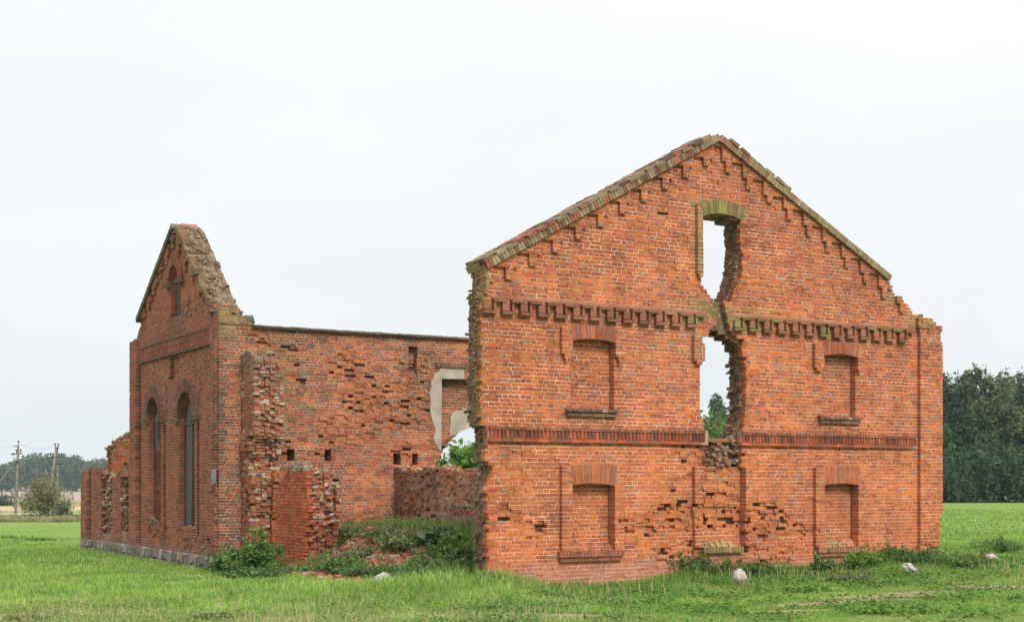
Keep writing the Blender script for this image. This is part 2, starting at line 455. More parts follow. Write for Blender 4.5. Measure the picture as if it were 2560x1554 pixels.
# shared meshes for single pieces
_shared = {}
def unit_mesh(key, h, mat, jit=.003):
    if key not in _shared:
        v = BOXC * np.array(h)[None] + RS.uniform(-1, 1, (8, 3)) * jit
        me = bpy.data.meshes.new(key)
        me.from_pydata([tuple(a) for a in v], [], [tuple(int(t) for t in f) for f in BOXF]); me.update()
        me.materials.append(mat)
        _shared[key] = me
    return _shared[key]
SIZES = {'S': (.1248, .061, .0308), 'H': (.0592, .061, .0308)}
def piece(name, kind, plane, c, col, parent, rot=None, size=None, mat=None, jit=.003):
    var = random.randrange(5)
    h = size or SIZES[kind]
    me = unit_mesh('%s_%s_%d' % (name, kind, var), h, mat or M_BRICKO, jit)
    o = bpy.data.objects.new(name, me)
    a = np.array([plane.e[0], plane.e[1], 0]); z = np.array([0, 0, 1.]); b = np.cross(z, a)
    sgn = 1 if b[0] * plane.n[0] + b[1] * plane.n[1] > 0 else -1
    B = np.stack([a, b * sgn, z], -1)                 # columns are local axes (u, d, z)
    R = B @ (rot if rot is not None else np.eye(3))
    if np.linalg.det(R) < 0: R = R @ np.diag([1, -1, 1])
    M4 = Matrix([[*R[0], 0], [*R[1], 0], [*R[2], 0], [0, 0, 0, 1]])
    o.matrix_world = Matrix.Translation(plane.w1(*c)) @ M4
    COL.objects.link(o)
    o.parent = parent
    o.matrix_parent_inverse = WINV[parent.name]
    o.color = (*[float(t) for t in col], 1)
    return o
class _W(dict):
    def __missing__(s, k):
        return Matrix.Translation(BASE).inverted() @ Matrix.Identity(4) if False else _rootinv
WINV = _W()

BASE = Vector((-0.3, 26.0, 0.0))
ruin = empty('ruined_building', BASE)
tag(ruin, 'roofless red brick ruin with a tall cracked gable and arched windows on the grass', 'building')
_rootinv = Matrix.Identity(4)
# every wall mesh is written in world coordinates: parents keep an identity world matrix except the root
def link(o, parent=None):
    COL.objects.link(o)
    if parent is not None:
        o.parent = parent
        o.matrix_parent_inverse = Matrix.Translation(parent.location).inverted() if parent.type == 'EMPTY' else Matrix.Identity(4)
    return o

# ---- main gable -------------------------------------------------------
mz_ = lambda px, py: PM.uz(px, py)
outline = [(1221, 1500), (1216, 1440), (1219, 1400), (1216, 1350), (1219, 1300), (1214, 1240), (1215, 1205), (1228, 1190), (1228, 1166), (1213, 1150),
           (1215, 1100), (1214, 1066), (1200, 1062), (1199, 1000), (1200, 950), (1200, 800), (1203, 735), (1209, 700), (1208, 666), (1232, 657), (1788, 350), (1792, 350),
           (2213, 698), (2216, 706), (2236, 733), (2237, 741), (2249, 744), (2254, 755), (2266, 757), (2278, 771), (2281, 780), (2300, 786), (2302, 797), (2322, 797), (2325, 807), (2334, 809),
           (2336, 816), (2347, 817), (2348, 860), (2351, 1000), (2351, 1255), (2344, 1290), (2345, 1330), (2341, 1357), (2336, 1384), (2335, 1500)]
OUT_M = [mz_(*p) for p in outline]
OUT_M[0] = (OUT_M[0][0], -.6); OUT_M[-1] = (OUT_M[-1][0], -.6)
HOLE_F = PM.poly([(1753, 541), (1753, 713), (1765, 722), (1768, 741), (1778, 758), (1791, 778), (1790, 813), (1781, 823), (1773, 829), (1772, 837), (1749, 841), (1755, 865),
                  (1756, 898), (1750, 902), (1751, 1031), (1759, 1047), (1760, 1075), (1768, 1088), (1768, 1140), (1760, 1157), (1793, 1169), (1853, 1162), (1853, 1128), (1848, 1104),
                  (1857, 1081), (1862, 1024), (1864, 979), (1864, 929), (1861, 895), (1854, 877), (1857, 847), (1837, 840), (1824, 821), (1817, 794), (1810, 783), (1810, 757), (1824, 751),
                  (1834, 727), (1845, 703), (1856, 687), (1856, 639), (1850, 615), (1849, 553), (1800, 537)])
HOLE_D1 = PM.poly([(1753, 541), (1753, 705), (1772, 722), (1800, 752), (1818, 750), (1832, 727), (1845, 695), (1852, 620), (1849, 553), (1800, 537)])
HOLE_D2 = PM.poly([(1792, 824), (1749, 841), (1750, 1031), (1762, 1062), (1772, 1092), (1830, 1097), (1848, 1072), (1862, 1045), (1863, 880), (1850, 856), (1822, 838)])
def in_main(u, z, j):
    r = inpoly(np.where(u < 2, u - .022 * j, u), z, OUT_M)
    if j == 0: return r & ~inpoly(u, z, HOLE_F)
    sh = (j - 1) * 0.03
    return r & ~inpoly(u - sh, z, HOLE_D1) & ~inpoly(u - sh, z, HOLE_D2)

def rect(px0, py0, px1, py1, P=PM):
    a = P.U(px0); b = P.U(px1); zc = (a + b) / 2
    Ym = P.o[1] + P.e[1] * zc
    return (min(a, b), max(a, b), H + (HY - py1) / FPX * Ym, H + (HY - py0) / FPX * Ym)
def inrect(u, z, r): return (u > r[0]) & (u < r[1]) & (z > r[2]) & (z < r[3])
def snap(z): return Z0 + round((z - Z0) / CO) * CO

# arches: inner arc px (left, mid, right), outer height m, name
def circ(p1, p2, p3):
    (x1, y1), (x2, y2), (x3, y3) = p1, p2, p3
    A = np.array([[x2 - x1, y2 - y1], [x3 - x1, y3 - y1]]); B = np.array([(x2**2 - x1**2 + y2**2 - y1**2) / 2, (x3**2 - x1**2 + y3**2 - y1**2) / 2])
    c = np.linalg.solve(A, B); return c[0], c[1], math.hypot(x1 - c[0], y1 - c[1])
class Arch:
    def __init__(s, P, pts, hgt, proud, depth=.16):
        s.P = P; q = [P.uz(*p) for p in pts]; q.sort()
        s.q = q; s.cu, s.cz, s.r = circ(*q); s.h = hgt; s.proud = proud; s.depth = depth
        s.a0 = math.atan2(q[0][1] - s.cz, q[0][0] - s.cu); s.a1 = math.atan2(q[2][1] - s.cz, q[2][0] - s.cu)
    def ring(s, u, z, g=0.0):
        r = np.hypot(u - s.cu, z - s.cz); a = np.arctan2(z - s.cz, u - s.cu)
        return (r > s.r - .01) & (r < s.r + s.h + g) & (a < s.a0 + .02) & (a > s.a1 - .02)
    def below(s, u, z, zb):
        return (u > s.q[0][0]) & (u < s.q[2][0]) & (z > zb) & (np.hypot(u - s.cu, z - s.cz) < s.r) & (z > s.cz if s.r < 3 and False else z > zb)
    def build(s, parent, cols, name='window_arch', bname='arch_brick', wid=.072):
        arc = s.a0 - s.a1; n = max(5, int(round(arc * (s.r + s.h * .3) / wid)))
        B = Boxes(s.P)
        m = int(n)
        for k in range(m):
            a = s.a0 - (k + .5) / m * arc
            rm = s.r + s.h / 2
            wb = arc * rm / m / 2
            B.add((s.cu + rm * math.cos(a), s.proud + .008 + s.depth / 2, s.cz + rm * math.sin(a)), (wb * 1.02, s.depth / 2, s.h / 2 - .006), (.50, .33, .24), rot_uz(a - math.pi / 2))
        back = B.obj(name, M_MORTAR, parent)
        for k in range(m):
            a = s.a0 - (k + .5) / m * arc; rm = s.r + s.h / 2
            w0 = arc * rm / m / 2 - .0045
            piece(bname, 'A%d_%d' % (int(s.h * 100), int(w0 * 2000)), s.P, (s.cu + rm * math.cos(a), s.proud + s.depth / 2 + random.uniform(-.006, .006), s.cz + rm * math.sin(a)), cols(k), back,
                  rot_uz(a - math.pi / 2), size=(w0, s.depth / 2, s.h / 2), jit=.003)
        return back

A_UL = Arch(PM, [(1428, 851), (1480, 848), (1534, 859)], .255, -.085)
A_LL = Arch(PM, [(1427, 1212), (1474, 1207.5), (1531, 1213)], .365, -.085)
A_UR = Arch(PM, [(2055, 889), (2098, 886), (2138, 894)], .265, -.085)
A_LR = Arch(PM, [(2056, 1212), (2096, 1207.5), (2139, 1212)], .38, -.085)
A_AT = Arch(PM, [(1753, 541), (1800, 536), (1849, 553)], .27, -.085, .34)
ARCH = [A_UL, A_LL, A_UR, A_LR, A_AT]
NICHE = [(A_UL, mz_(1480, 1019)[1]), (A_LL, mz_(1480, 1366)[1]), (A_UR, mz_(2095, 1041)[1]), (A_LR, mz_(2097, 1354)[1])]
FR = [rect(1399, 820, 1428, 883), rect(1406, 883, 1424, 893), rect(1409, 893, 1416, 902), rect(1533, 826, 1561, 889), rect(1540, 889, 1556, 899), rect(1542, 899, 1549, 906),
      rect(1399, 1166, 1427, 1379), rect(1531, 1166, 1555, 1379),
      rect(2031, 862, 2055, 916), rect(2036, 916, 2050, 924), rect(2041, 924, 2046, 932), rect(2138, 868, 2152, 925), rect(2140, 925, 2148, 936),
      rect(2033, 1172, 2056, 1364), rect(2139, 1176, 2160, 1364),
      rect(1738, 512, 1753, 686), rect(1742, 686, 1752, 698), rect(1729, 842, 1757, 904), rect(1735, 904, 1750, 916),
      rect(1731, 1167, 1752, 1366), rect(1858, 1166, 1876, 1366)]
RK_A, RK_T, RK_B = mz_(1232, 663), mz_(1789, 355), mz_(2213, 703)
def rake_z(u):
    return np.where(u < RK_T[0], RK_A[1] + (u - RK_A[0]) * (RK_T[1] - RK_A[1]) / (RK_T[0] - RK_A[0]), RK_T[1] + (u - RK_T[0]) * (RK_B[1] - RK_T[1]) / (RK_B[0] - RK_T[0]))
def stair_fo(u, z, rake, uT, pl, pr, ul, dep):
    """stepped corbels below a rake, each with a small pendant"""
    kl = np.floor((u - ul) / pl); ulow = ul + kl * pl
    zl = rake(ulow)
    kr = np.floor((u - uT - .12) / pr); uhi = uT + .12 + (kr + 1) * pr
    zr = rake(uhi)
    left = u < uT
    zled = np.where(left, zl, zr)
    fl = np.where(left, (u - ulow), (u - (uhi - pr)))
    pend = np.where(left, (fl > .24) & (fl < .42), (fl > .10) & (fl < .26)) & (z > zled - .22)
    return np.where((z > zled) | pend, dep, 0.0)
U_PIL = PM.U(2294)
STC_CUTS = []
for k_ in range(-1, 12):
    ul_ = RK_A[0] + k_ * .52
    if ul_ < RK_T[0]:
        zk = float(rake_z(np.array([ul_]))[0]); STC_CUTS += [(ul_ + .24, zk - .24, zk), (ul_ + .42, zk - .24, zk), (ul_ + .52, zk, zk + .32)]
    ur_ = RK_T[0] + .12 + k_ * .555; zr_ = float(rake_z(np.array([ur_ + .555]))[0])
    if ur_ > RK_T[0] - .2: STC_CUTS += [(ur_, zr_, zr_ + .5), (ur_ + .10, zr_ - .24, zr_), (ur_ + .26, zr_ - .24, zr_)]
def fo_main(u, z):
    f = np.zeros(len(u))
    f = np.where((z > 4.8) & (u < PM.U(2285)), stair_fo(u, z, rake_z, RK_T[0], .52, .555, RK_A[0], -.068), f)
    f = np.where((u > U_PIL) & (z < rake_z(np.full(1, RK_B[0]))[0] - .9), -.085, f)
    f = np.where((u > U_PIL - .01) & (z > mz_(2320, 822)[1]) , -.10, f)
    for r in FR: f = np.where(inrect(u, z, r), -.085, f)
    for a, zb in NICHE: f = np.where(a.below(u, z, zb), .15, f)
    f = np.where(inrect(u, z, rect(1752, 1100, 1858, 1362)), .10, f)
    return f
ER = [(1600, 1312, 75, 26, .65), (1700, 1292, 75, 38, .9), (1800, 1275, 62, 48, 1.0), (1895, 1305, 85, 45, .95), (1985, 1322, 60, 26, .7), (1330, 1312, 75, 42, .35), (1795, 1215, 50, 40, .45),
      (1700, 1385, 90, 35, .4), (1900, 1390, 80, 30, .5), (1270, 1250, 25, 160, .25), (1260, 735, 70, 22, .22), (1620, 520, 60, 25, .22),
      (2300, 810, 30, 30, .25), (2320, 1380, 30, 30, .6), (1720, 1130, 30, 40, .4), (1900, 1050, 60, 20, .3), (1700, 1200, 40, 30, .3)]
ERM = []
for cx_, cy_, rx_, ry_, s_ in ER:
    a = mz_(cx_, cy_); b = mz_(cx_ + rx_, cy_); c = mz_(cx_, cy_ - ry_); ERM.append((a[0], a[1], b[0] - a[0], c[1] - a[1], s_))
def er_main(u, z):
    e = np.full(len(u), .055)
    e = e + np.where(z > 5.4, .07 * (vnoise(u * 1.5, z * 2, 4) > .6), 0)
    for a, b, ru, rz_, s_ in ERM:
        d = ((u - a) / ru) ** 2 + ((z - b) / rz_) ** 2
        e = np.maximum(e, s_ * np.clip(1.5 - d, 0, 1) * (0.55 + .8 * vnoise(u * 2.2, z * 5, 9)))
    return np.clip(e, 0, 1)
MOSS = [(1800, 528, 75, 30, .95), (1745, 600, 14, 110, .75), (1760, 775, 80, 26, .85), (1850, 800, 60, 22, .8), (1960, 800, 120, 12, .35), (1805, 1375, 50, 20, .9), (1740, 860, 14, 30, .5), (2300, 800, 45, 22, .6),
        (2230, 735, 20, 25, .6), (1205, 700, 20, 60, .75), (1900, 775, 40, 10, .5), (1262, 620, 50, 25, .3), (2080, 1372, 35, 14, .35), (1480, 1037, 60, 12, .4), (1200, 900, 8, 300, .4)]
MOSSM = []
for cx_, cy_, rx_, ry_, s_ in MOSS:
    a = mz_(cx_, cy_); b = mz_(cx_ + rx_, cy_); c = mz_(cx_, cy_ - ry_); MOSSM.append((a[0], a[1], b[0] - a[0], c[1] - a[1], s_))
def stain_shade_tint(c, u, z, lst, col=(.215, .165, .062)):
    m = np.zeros(len(u))
    for a, b, ru, rz_, s_ in lst:
        d = ((u - a) / ru) ** 2 + ((z - b) / rz_) ** 2
        m = np.maximum(m, s_ * np.clip(1.4 - d, 0, 1))
    m = np.clip(m * (0.5 + .9 * RS.rand(len(u))), 0, .92)[:, None]
    return c * (1 - m) + np.array(col) * m * RS.uniform(.75, 1.3, (len(u), 1))
def col_main(u, z, header, edge, j):
    n = len(u)
    lo = np.clip((3.1 - z) / 1.2, 0, 1); hi = np.clip((z - 5.2) / 1.5, 0, 1)
    lo = np.clip(lo + (vnoise(u * .8, z * 1.6, 21) - .5) * .7, 0, 1)
    if header:
        pr = np.stack([.22 + .45 * lo - .06 * hi, np.full(n, .36) - .05 * lo, .30 - .28 * lo, .12 - .09 * lo], -1)
    else:
        pr = np.stack([.50 + .34 * lo - .20 * hi, .38 - .22 * lo + .12 * hi, .08 - .05 * lo + .06 * hi, np.full(n, .03)], -1)
    pr = pr / pr.sum(-1, keepdims=True)
    c = pal_cols('main', n, pr)
    c = c * (1 - .10 * hi)[:, None]
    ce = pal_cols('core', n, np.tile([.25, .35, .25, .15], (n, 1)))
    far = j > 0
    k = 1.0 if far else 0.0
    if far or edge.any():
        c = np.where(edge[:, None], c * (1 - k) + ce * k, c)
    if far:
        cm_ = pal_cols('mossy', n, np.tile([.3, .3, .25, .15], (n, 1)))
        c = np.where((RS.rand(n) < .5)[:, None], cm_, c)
    if not far:
        c = c * (.84 + .32 * fbm(u * .55, z * .45, 131))[:, None] * (.90 + .20 * fbm(u * 4.5, z * .35, 133))[:, None]
        sh = (np.clip((fbm(u * .8, z * .7, 137) - .55) * 4, 0, 1) * .30)[:, None]; c = c * (1 - sh) + np.array([.20, .10, .07]) * sh
    # pale rising damp at the foot
    dmp = np.clip((.28 + .25 * vnoise(u * .9, 0 * u, 31) - z) / .25, 0, 1)[:, None] * .6
    c = c * (1 - dmp) + np.array([.40, .20, .14]) * dmp * RS.uniform(.85, 1.15, (n, 1))
    # sooty course rows at the two bands
    b1 = ((z > 5.2) & (z < 5.40)) | ((z > 2.80) & (z < 2.95))
    c = np.where(b1[:, None], c * .74 + np.array([.035, .018, .012]), c)
    return stain_shade_tint(c, u, z, MOSSM)
def skip_main(u, z):
    m = np.zeros(len(u), bool)
    for a in ARCH: m |= a.ring(u, z, .01)
    return m
gable, BB = build_wall(PM, 'gable_wall', ruin, -.6, 13.2, 9.4, .65, in_main, fo_main, er_main, col_main, pick=300, skip=skip_main, dustc=(.42, .15, .06),
    cuts=STC_CUTS + rcut(*FR) + [(U_PIL, -1, 5.2), (PM.U(2350.5), .9, 4.9), (PM.U(1752), 6.6, 8.2), (PM.U(1849.5), 7.4, 8.2)] + [c for a, zb_ in NICHE for c in ((a.q[0][0], zb_, a.q[0][1]), (a.q[2][0], zb_, a.q[2][1]))] + [(PM.U(1750.5), 2.95, 4.9)])
BBm = BB
# lumps of core and mortar along the torn edges
def lumps(B, pts, n, dmax, pal='core', size=(.03, .09), j0=0.0):
    L = [(np.array(pts[k]), np.array(pts[k + 1])) for k in range(len(pts) - 1)]
    ln = np.array([np.hypot(*(b - a)) for a, b in L]); ln = ln / ln.sum()
    for _ in range(n):
        a, b = L[np.random.RandomState(RS.randint(1 << 30)).choice(len(L), p=ln)]
        t = RS.rand(); q = a + (b - a) * t
        c = pal_cols(pal, 1, np.array([[.25, .25, .2, .3]]))[0]
        s_ = RS.uniform(size[0], size[1])
        ang = rot_uz(RS.uniform(-.5, .5)) @ rot_ud(RS.uniform(-.8, .8))
        B.add((q[0] + RS.uniform(-.03, .03), RS.uniform(j0, dmax), q[1]), (s_, s_ * RS.uniform(.5, 1), s_ * RS.uniform(.3, .6)), c, ang, s_ * .25)
lumps(BB, [(u_ + .07, z_) for (u_, z_) in OUT_M[1:18]], 110, .60, 'mossy', j0=.08, size=(.025, .06))
lumps(BB, [(u_ + .05, z_) for (u_, z_) in HOLE_D2[5:]], 60, .60, 'core', j0=.12, size=(.025, .07))
lumps(BB, PM.poly([(1772, 1105), (1765, 1150), (1800, 1165), (1850, 1155), (1850, 1110)]), 55, .3, 'core', j0=.05, size=(.02, .06))
for _ in range(60):       # debris lying in the gap
    u_, z_ = PM.uz(random.uniform(1768, 1852), random.uniform(1100, 1165))
    c = pal_cols('pale', 1, np.array([[.3, .2, .25, .25]]))[0] * .8
    s_ = random.uniform(.02, .06)
    BB.add((u_, random.uniform(.12, .3), z_), (s_, s_ * .7, s_ * .45), c, rot_uz(random.uniform(-.6, .6)), s_ * .3)
BB.obj('brickwork', M_BRICK, gable)['kind'] = 'stuff'

def acol(base, vary=.2, moss=0, alt=None):
    def f(k):
        c = np.array(base) * random.uniform(1 - vary, 1 + vary)
        if alt is not None and random.random() < .3: c = np.array(alt) * random.uniform(.85, 1.15)
        if random.random() < moss: c = np.array((.20, .165, .06)) * random.uniform(.7, 1.3)
        return c
    return f
A_UL.build(ruin, acol((.36, .10, .045), .22, 0, (.26, .085, .055)))
A_LL.build(ruin, acol((.42, .13, .052), .15, .0, (.33, .13, .07)))
A_UR.build(ruin, acol((.36, .105, .048), .2, 0, (.30, .10, .06)))
A_LR.build(ruin, acol((.42, .13, .055), .15, .0, (.31, .14, .08)))
A_AT.build(ruin, acol((.22, .15, .06), .2, .75, (.20, .10, .05)))

# sills
def sill(P, px0, px1, zt, slope=False, mossy=0.0, soldiers=True, slab=True, base=(.33, .12, .065), name='window_sill', zn=None):
    u0, u1 = sorted((P.U(px0), P.U(px1))); B = Boxes(P)
    ks = (.25, .14, .10)
    if soldiers:
        B.add(((u0 + u1) / 2, .0, zt - .065), ((u1 - u0) / 2 - .01, .085, .058), (.40, .27, .19))
        zl = zt - .13
    else:
        B.add(((u0 + u1) / 2, .0, zt - .035), ((u1 - u0) / 2 - .01, .085, .028), (.33, .24, .17))
        zl = zt - .07
    if slope: B.add(((u0 + u1) / 2, .08, zt + .01), ((u1 - u0) / 2 - .2, .10, .03), (.36, .25, .18), rot_dz(.5))
    o = B.obj(name, M_MORTAR, P_ROOT)
    def kc():
        c = np.array(base) * random.uniform(.8, 1.2)
        if random.random() < mossy: c = np.array((.27, .20, .075)) * random.uniform(.7, 1.2)
        return c
    if soldiers:
        n = int((u1 - u0) / .078)
        for k in range(n):
            piece('sill_brick', 'soldier', P, (u0 + (k + .5) * (u1 - u0) / n, -.015, zt - .065), kc(), o, rot_uz(random.uniform(-.03, .03)), size=(.0335, .085, .061), jit=.006)
    else:
        n = int((u1 - u0) / .135)
        for k in range(n):
            if random.random() < .12: continue
            piece('sill_brick', 'head', P, (u0 + (k + .5) * (u1 - u0) / n, -.02, zt - .035), kc() * .8, o, None, size=(.061, .09, .032), jit=.007)
    if slab:
        n = int((u1 - u0 - .05) / .265)
        for k in range(n):
            uu = u0 + .03 + (k + .5) * (u1 - u0 - .06) / n
            piece('sill_brick', 'slab', P, (uu, -.0, zl - .038), kc() * .92, o, rot_dz(.12), size=((u1 - u0 - .06) / n / 2 - .004, .07, .033), jit=.006)
    if slope:
        w0, w1 = (zn if zn else (u0 + .22, u1 - .2)); n = max(4, int((w1 - w0) / .135))
        for k in range(n):
            piece('sill_brick', 'slope', P, (w0 + (k + .5) * (w1 - w0) / n, .055, zt + .035), kc() * 1.1, o, rot_dz(.62) @ rot_ud(random.uniform(-.3, .1)), size=(.060, .13, .033), jit=.008)
    return o
P_ROOT = ruin
sill(PM, 1411, 1543, snap(mz_(1470, 1020)[1]), soldiers=False, base=(.22, .115, .075), mossy=.1)
sill(PM, 1393, 1555, snap(mz_(1470, 1378)[1]), slope=True, zn=(PM.U(1427), PM.U(1530)))
sill(PM, 2043, 2149, snap(mz_(2095, 1042)[1]), soldiers=False, base=(.23, .125, .08), mossy=.12)
sill(PM, 2040, 2160, snap(mz_(2097, 1362)[1]), slope=True, base=(.34, .15, .085), mossy=.15, zn=(PM.U(2057), PM.U(2138)))
sill(PM, 1752, 1853, snap(mz_(1800, 1366)[1]), slope=True, base=(.27, .17, .07), mossy=.75, slab=False)

# dentil cornice: a running meander of proud bricks
zb = snap(5.0)
cor_m = Boxes(PM)
for a, b in ((1228, 1770), (1826, 2287)):
    u0, u1 = PM.U(a), PM.U(b)
    cor_m.add(((u0 + u1) / 2, .035, zb + CO * 4 + .034), ((u1 - u0) / 2, .045, .030), (.36, .15, .085))
cornice = cor_m.obj('cornice', M_MORTAR, ruin)
def dentil(u, moss):
    def kc():
        c = np.array((.25, .105, .062)) * random.uniform(.75, 1.25)
        if random.random() < moss: c = np.array((.19, .155, .05)) * random.uniform(.75, 1.2)
        return c
    B = []
    kb_ = lambda: (np.array((.29, .115, .065)) if random.random() > moss else np.array((.215, .165, .07))) * random.uniform(.8, 1.2)
    piece('dentil', 'body', PM, (u + .085, -.02, zb + CO * 2), kb_(), cornice, None, size=(.072, .070, CO - .004), jit=.003)
    piece('dentil', 'slab', PM, (u + .135, -.038, zb + .034), kc(), cornice, None, size=(.132, .066, .029), jit=.004)
    piece('dentil', 'strip', PM, (u + .245, -.018, zb + CO * 2), kb_(), cornice, None, size=(.024, .066, CO - .004), jit=.003)
    piece('dentil', 'cap', PM, (u + .345, -.038, zb + CO * 3.5), kc() * .9, cornice, None, size=(.135, .066, .030), jit=.004)
u = PM.U(1250) - .3945
k = 0
while u < PM.U(1748):
    dentil(u, .75 if u > PM.U(1690) else .06); u += .3945
u = PM.U(1830)
while u < PM.U(2272):
    dentil(u, .7 if u < PM.U(1880) else (.3 if u > PM.U(2200) else .12)); u += .3945

# string course: header row, slanting soldiers, stretcher row
zs = snap(2.614)
sc_m = Boxes(PM)
for a, b in ((1218, 1768), (1850, 2291)):
    u0, u1 = PM.U(a), PM.U(b)
    sc_m.add(((u0 + u1) / 2, .03, zs + CO * 2), ((u1 - u0) / 2, .06, CO * 2 - .004), (.46, .29, .20))
string = sc_m.obj('string_course', M_MORTAR, ruin)
for a, b in ((1218, 1768), (1850, 2291)):
    u0, u1 = PM.U(a), PM.U(b)
    n = int((u1 - u0) / .088)
    for k in range(n):
        c = np.array((.38, .105, .048)) * random.uniform(.75, 1.2)
        if random.random() < .4: c = np.array((.21, .072, .048)) * random.uniform(.8, 1.2)
        piece('soldier_brick', 'dog', PM, (u0 + (k + .5) * .088, -.012, zs + CO * 2), c, string, rot_ud(.42 + random.uniform(-.12, .12)), size=(.031, .055, CO - .006), jit=.004)
    n = int((u1 - u0) / .134)
    for k in range(n):
        c = np.array((.27, .10, .058)) * random.uniform(.75, 1.25)
        piece('string_brick', 'head', PM, (u0 + (k + .5) * .134, -.012, zs + CO * 3.5), c, string, None, size=(.062, .065, .0325), jit=.004)
    n = int((u1 - u0) / .2625)
    for k in range(n):
        c = np.array((.40, .10, .036)) * random.uniform(.75, 1.2)
        if random.random() < .3: c = np.array((.24, .085, .05))
        piece('string_brick', 'stretch', PM, (u0 + (k + .5) * .2625, -.006, zs + CO * .5), c, string, rot_uz(random.uniform(-.01, .01)), size=(.126, .062, .033), jit=.006)

# rake coping
def coping(P, A, B, T, pal, two=1.0, lo=.14, dproud=-.135, name='coping', ext=0.0, tstop=1.0, ext2=0.0):
    a = np.array(A); b = np.array(B); L = np.hypot(*(b - a)); t = (b - a) / L; nrm = np.array([-t[1], t[0]]) * (1 if t[0] > 0 else -1)
    if nrm[1] < 0: nrm = -nrm
    a = a - t * ext; L += ext + ext2
    ang = math.atan2(t[1], t[0])
    m = Boxes(P); c0 = a + t * L / 2 + nrm * (lo / 2)
    m.add((c0[0], (dproud + T) / 2 + .01, c0[1]), (L / 2 - .02, (T - dproud) / 2 - .03, lo / 2 - .012), (.30, .24, .17), rot_uz(ang))
    o = m.obj(name, M_MORTAR, ruin)
    n = int(L / .078)
    for k in range(n):
        s_ = (k + .5) * L / n; c = a + t * s_ + nrm * (lo / 2 + random.uniform(-.004, .004))
        piece('coping_brick', 'edge', P, (c[0], dproud + .13, c[1]), pal(s_ / L), o, rot_uz(ang + random.uniform(-.04, .04)), size=(.034, .13, lo / 2), jit=.005)
    rb = Boxes(P)
    for k in range(n):
        s_ = (k + .5) * L / n; c = a + t * s_ + nrm * (lo / 2)
        rb.add((c[0], (dproud + .27 + T) / 2, c[1]), (.034, (T - dproud - .27) / 2, lo / 2), pal(s_ / L), rot_uz(ang), .006)
    rb.obj('coping_back', M_BRICK, o)['kind'] = 'stuff'
    n = int(L / .265 * tstop)
    for k in range(n):
        if random.random() > two: continue
        s_ = (k + .5) * .265; 
        if s_ > L: break
        for dd in (dproud + .10, dproud + .37, dproud + .62):
            q = s_ + random.uniform(-.05, .05)
            c = a + t * q + nrm * (lo + .030 + random.uniform(-.006, .010))
            piece('coping_brick', 'flat', P, (c[0], dd + random.uniform(-.02, .05), c[1]), pal(q / L) * .8, o, rot_uz(ang + random.uniform(-.10, .03)) @ rot_ud(random.uniform(-.08, .08)), size=(.126, .117, .033), jit=.007)
    return o
def palL(t):
    r = random.random()
    if r < (.55 + .2 * math.sin(t * 21)): c = (.27, .20, .115)
    elif r < .85: c = (.30, .115, .065)
    else: c = (.17, .09, .06)
    return np.array(c) * random.uniform(.75, 1.25)
def palR(t):
    r = random.random(); m = .25 if t < .14 else .85
    c = (.28, .21, .11) if r < m else (.26, .13, .08)
    return np.array(c) * random.uniform(.75, 1.2)
coping(PM, RK_A, RK_T, .65, palL, .92, ext=.20, ext2=.05)
coping(PM, RK_T, RK_B, .65, palR, .9, lo=.15, ext=.0, tstop=.42, ext2=.02)

# ---- long wall --------------------------------------------------------
P = PL_
OUT_L = P.poly([(546, 1500), (546, 772), (582, 772), (583, 784), (601, 787), (608, 797), (620, 806), (636, 811), (637, 815), (654, 816), (1172, 847.5), (1300, 855), (1300, 1500)])
OUT_L[0] = (0.0, -.6); OUT_L[1] = (0.0, OUT_L[1][1]); OUT_L[-1] = (OUT_L[-1][0], -.6)
HOLE_L = P.poly([(1080, 1200), (1088, 1172), (1092, 1158), (1097, 1144), (1108, 1132), (1116, 1122), (1132, 1099), (1145, 1088), (1155, 1080), (1165, 1069), (1250, 1060), (1310, 1130), (1310, 1200)])
def in_long(u, z, j):
    return inpoly(u, z, OUT_L) & ~inpoly(u + (.0 if j == 0 else -.02 * j), z, HOLE_L) & ((u > .0) | (j == 0)) & ((u > .66) | (j == 0) | (z > 5.9))
SLOTS = [rect(1022, 868, 1043, 925, P), rect(718, 1120, 736, 1149, P), rect(813, 1125, 828, 1151, P), rect(984, 1134, 1003, 1160, P), rect(1031, 1136, 1045, 1160, P), rect(817, 1230, 842, 1305, P),
         rect(832, 1195, 848, 1205, P)]
RECW = rect(1103, 947, 1300, 1300, P)
def fo_long(u, z):
    f = np.zeros(len(u))
    for r in SLOTS: f = np.where(inrect(u, z, r), .42 if r is not SLOTS[0] else .2, f)
    f = np.where(inrect(u, z, RECW), .28, f)
    f = np.where(z > P.uz(800, 826)[1] - .0, -.03, f)
    f = np.where((u > P.U(672)) & (u < P.U(673)), 0, f)
    return f
ERL = [(960, 1010, 120, 90, .55), (1040, 930, 60, 40, .5), (870, 930, 50, 60, .45), (650, 850, 25, 22, .9), (850, 1320, 110, 25, .9), (960, 1340, 60, 20, .6), (730, 940, 40, 60, .3), (700, 870, 40, 10, .6), (780, 1090, 120, 60, .35), (1010, 1140, 60, 30, .5), (1100, 1140, 40, 40, .3)]
def mk(lst, P):
    o = []
    for cx_, cy_, rx_, ry_, s_ in lst:
        a = P.uz(cx_, cy_); b = P.uz(cx_ + rx_, cy_); c = P.uz(cx_, cy_ - ry_); o.append((a[0], a[1], abs(b[0] - a[0]), abs(c[1] - a[1]), s_))
    return o
def erfun(lst, base=.06, seed=11):
    def f(u, z):
        e = np.full(len(u), base)
        for a, b, ru, rz_, s_ in lst:
            d = ((u - a) / ru) ** 2 + ((z - b) / rz_) ** 2
            e = np.maximum(e, s_ * np.clip(1.5 - d, 0, 1) * (0.45 + .9 * vnoise(u * 2.2, z * 5, seed)))
        return np.clip(e, 0, 1)
    return f
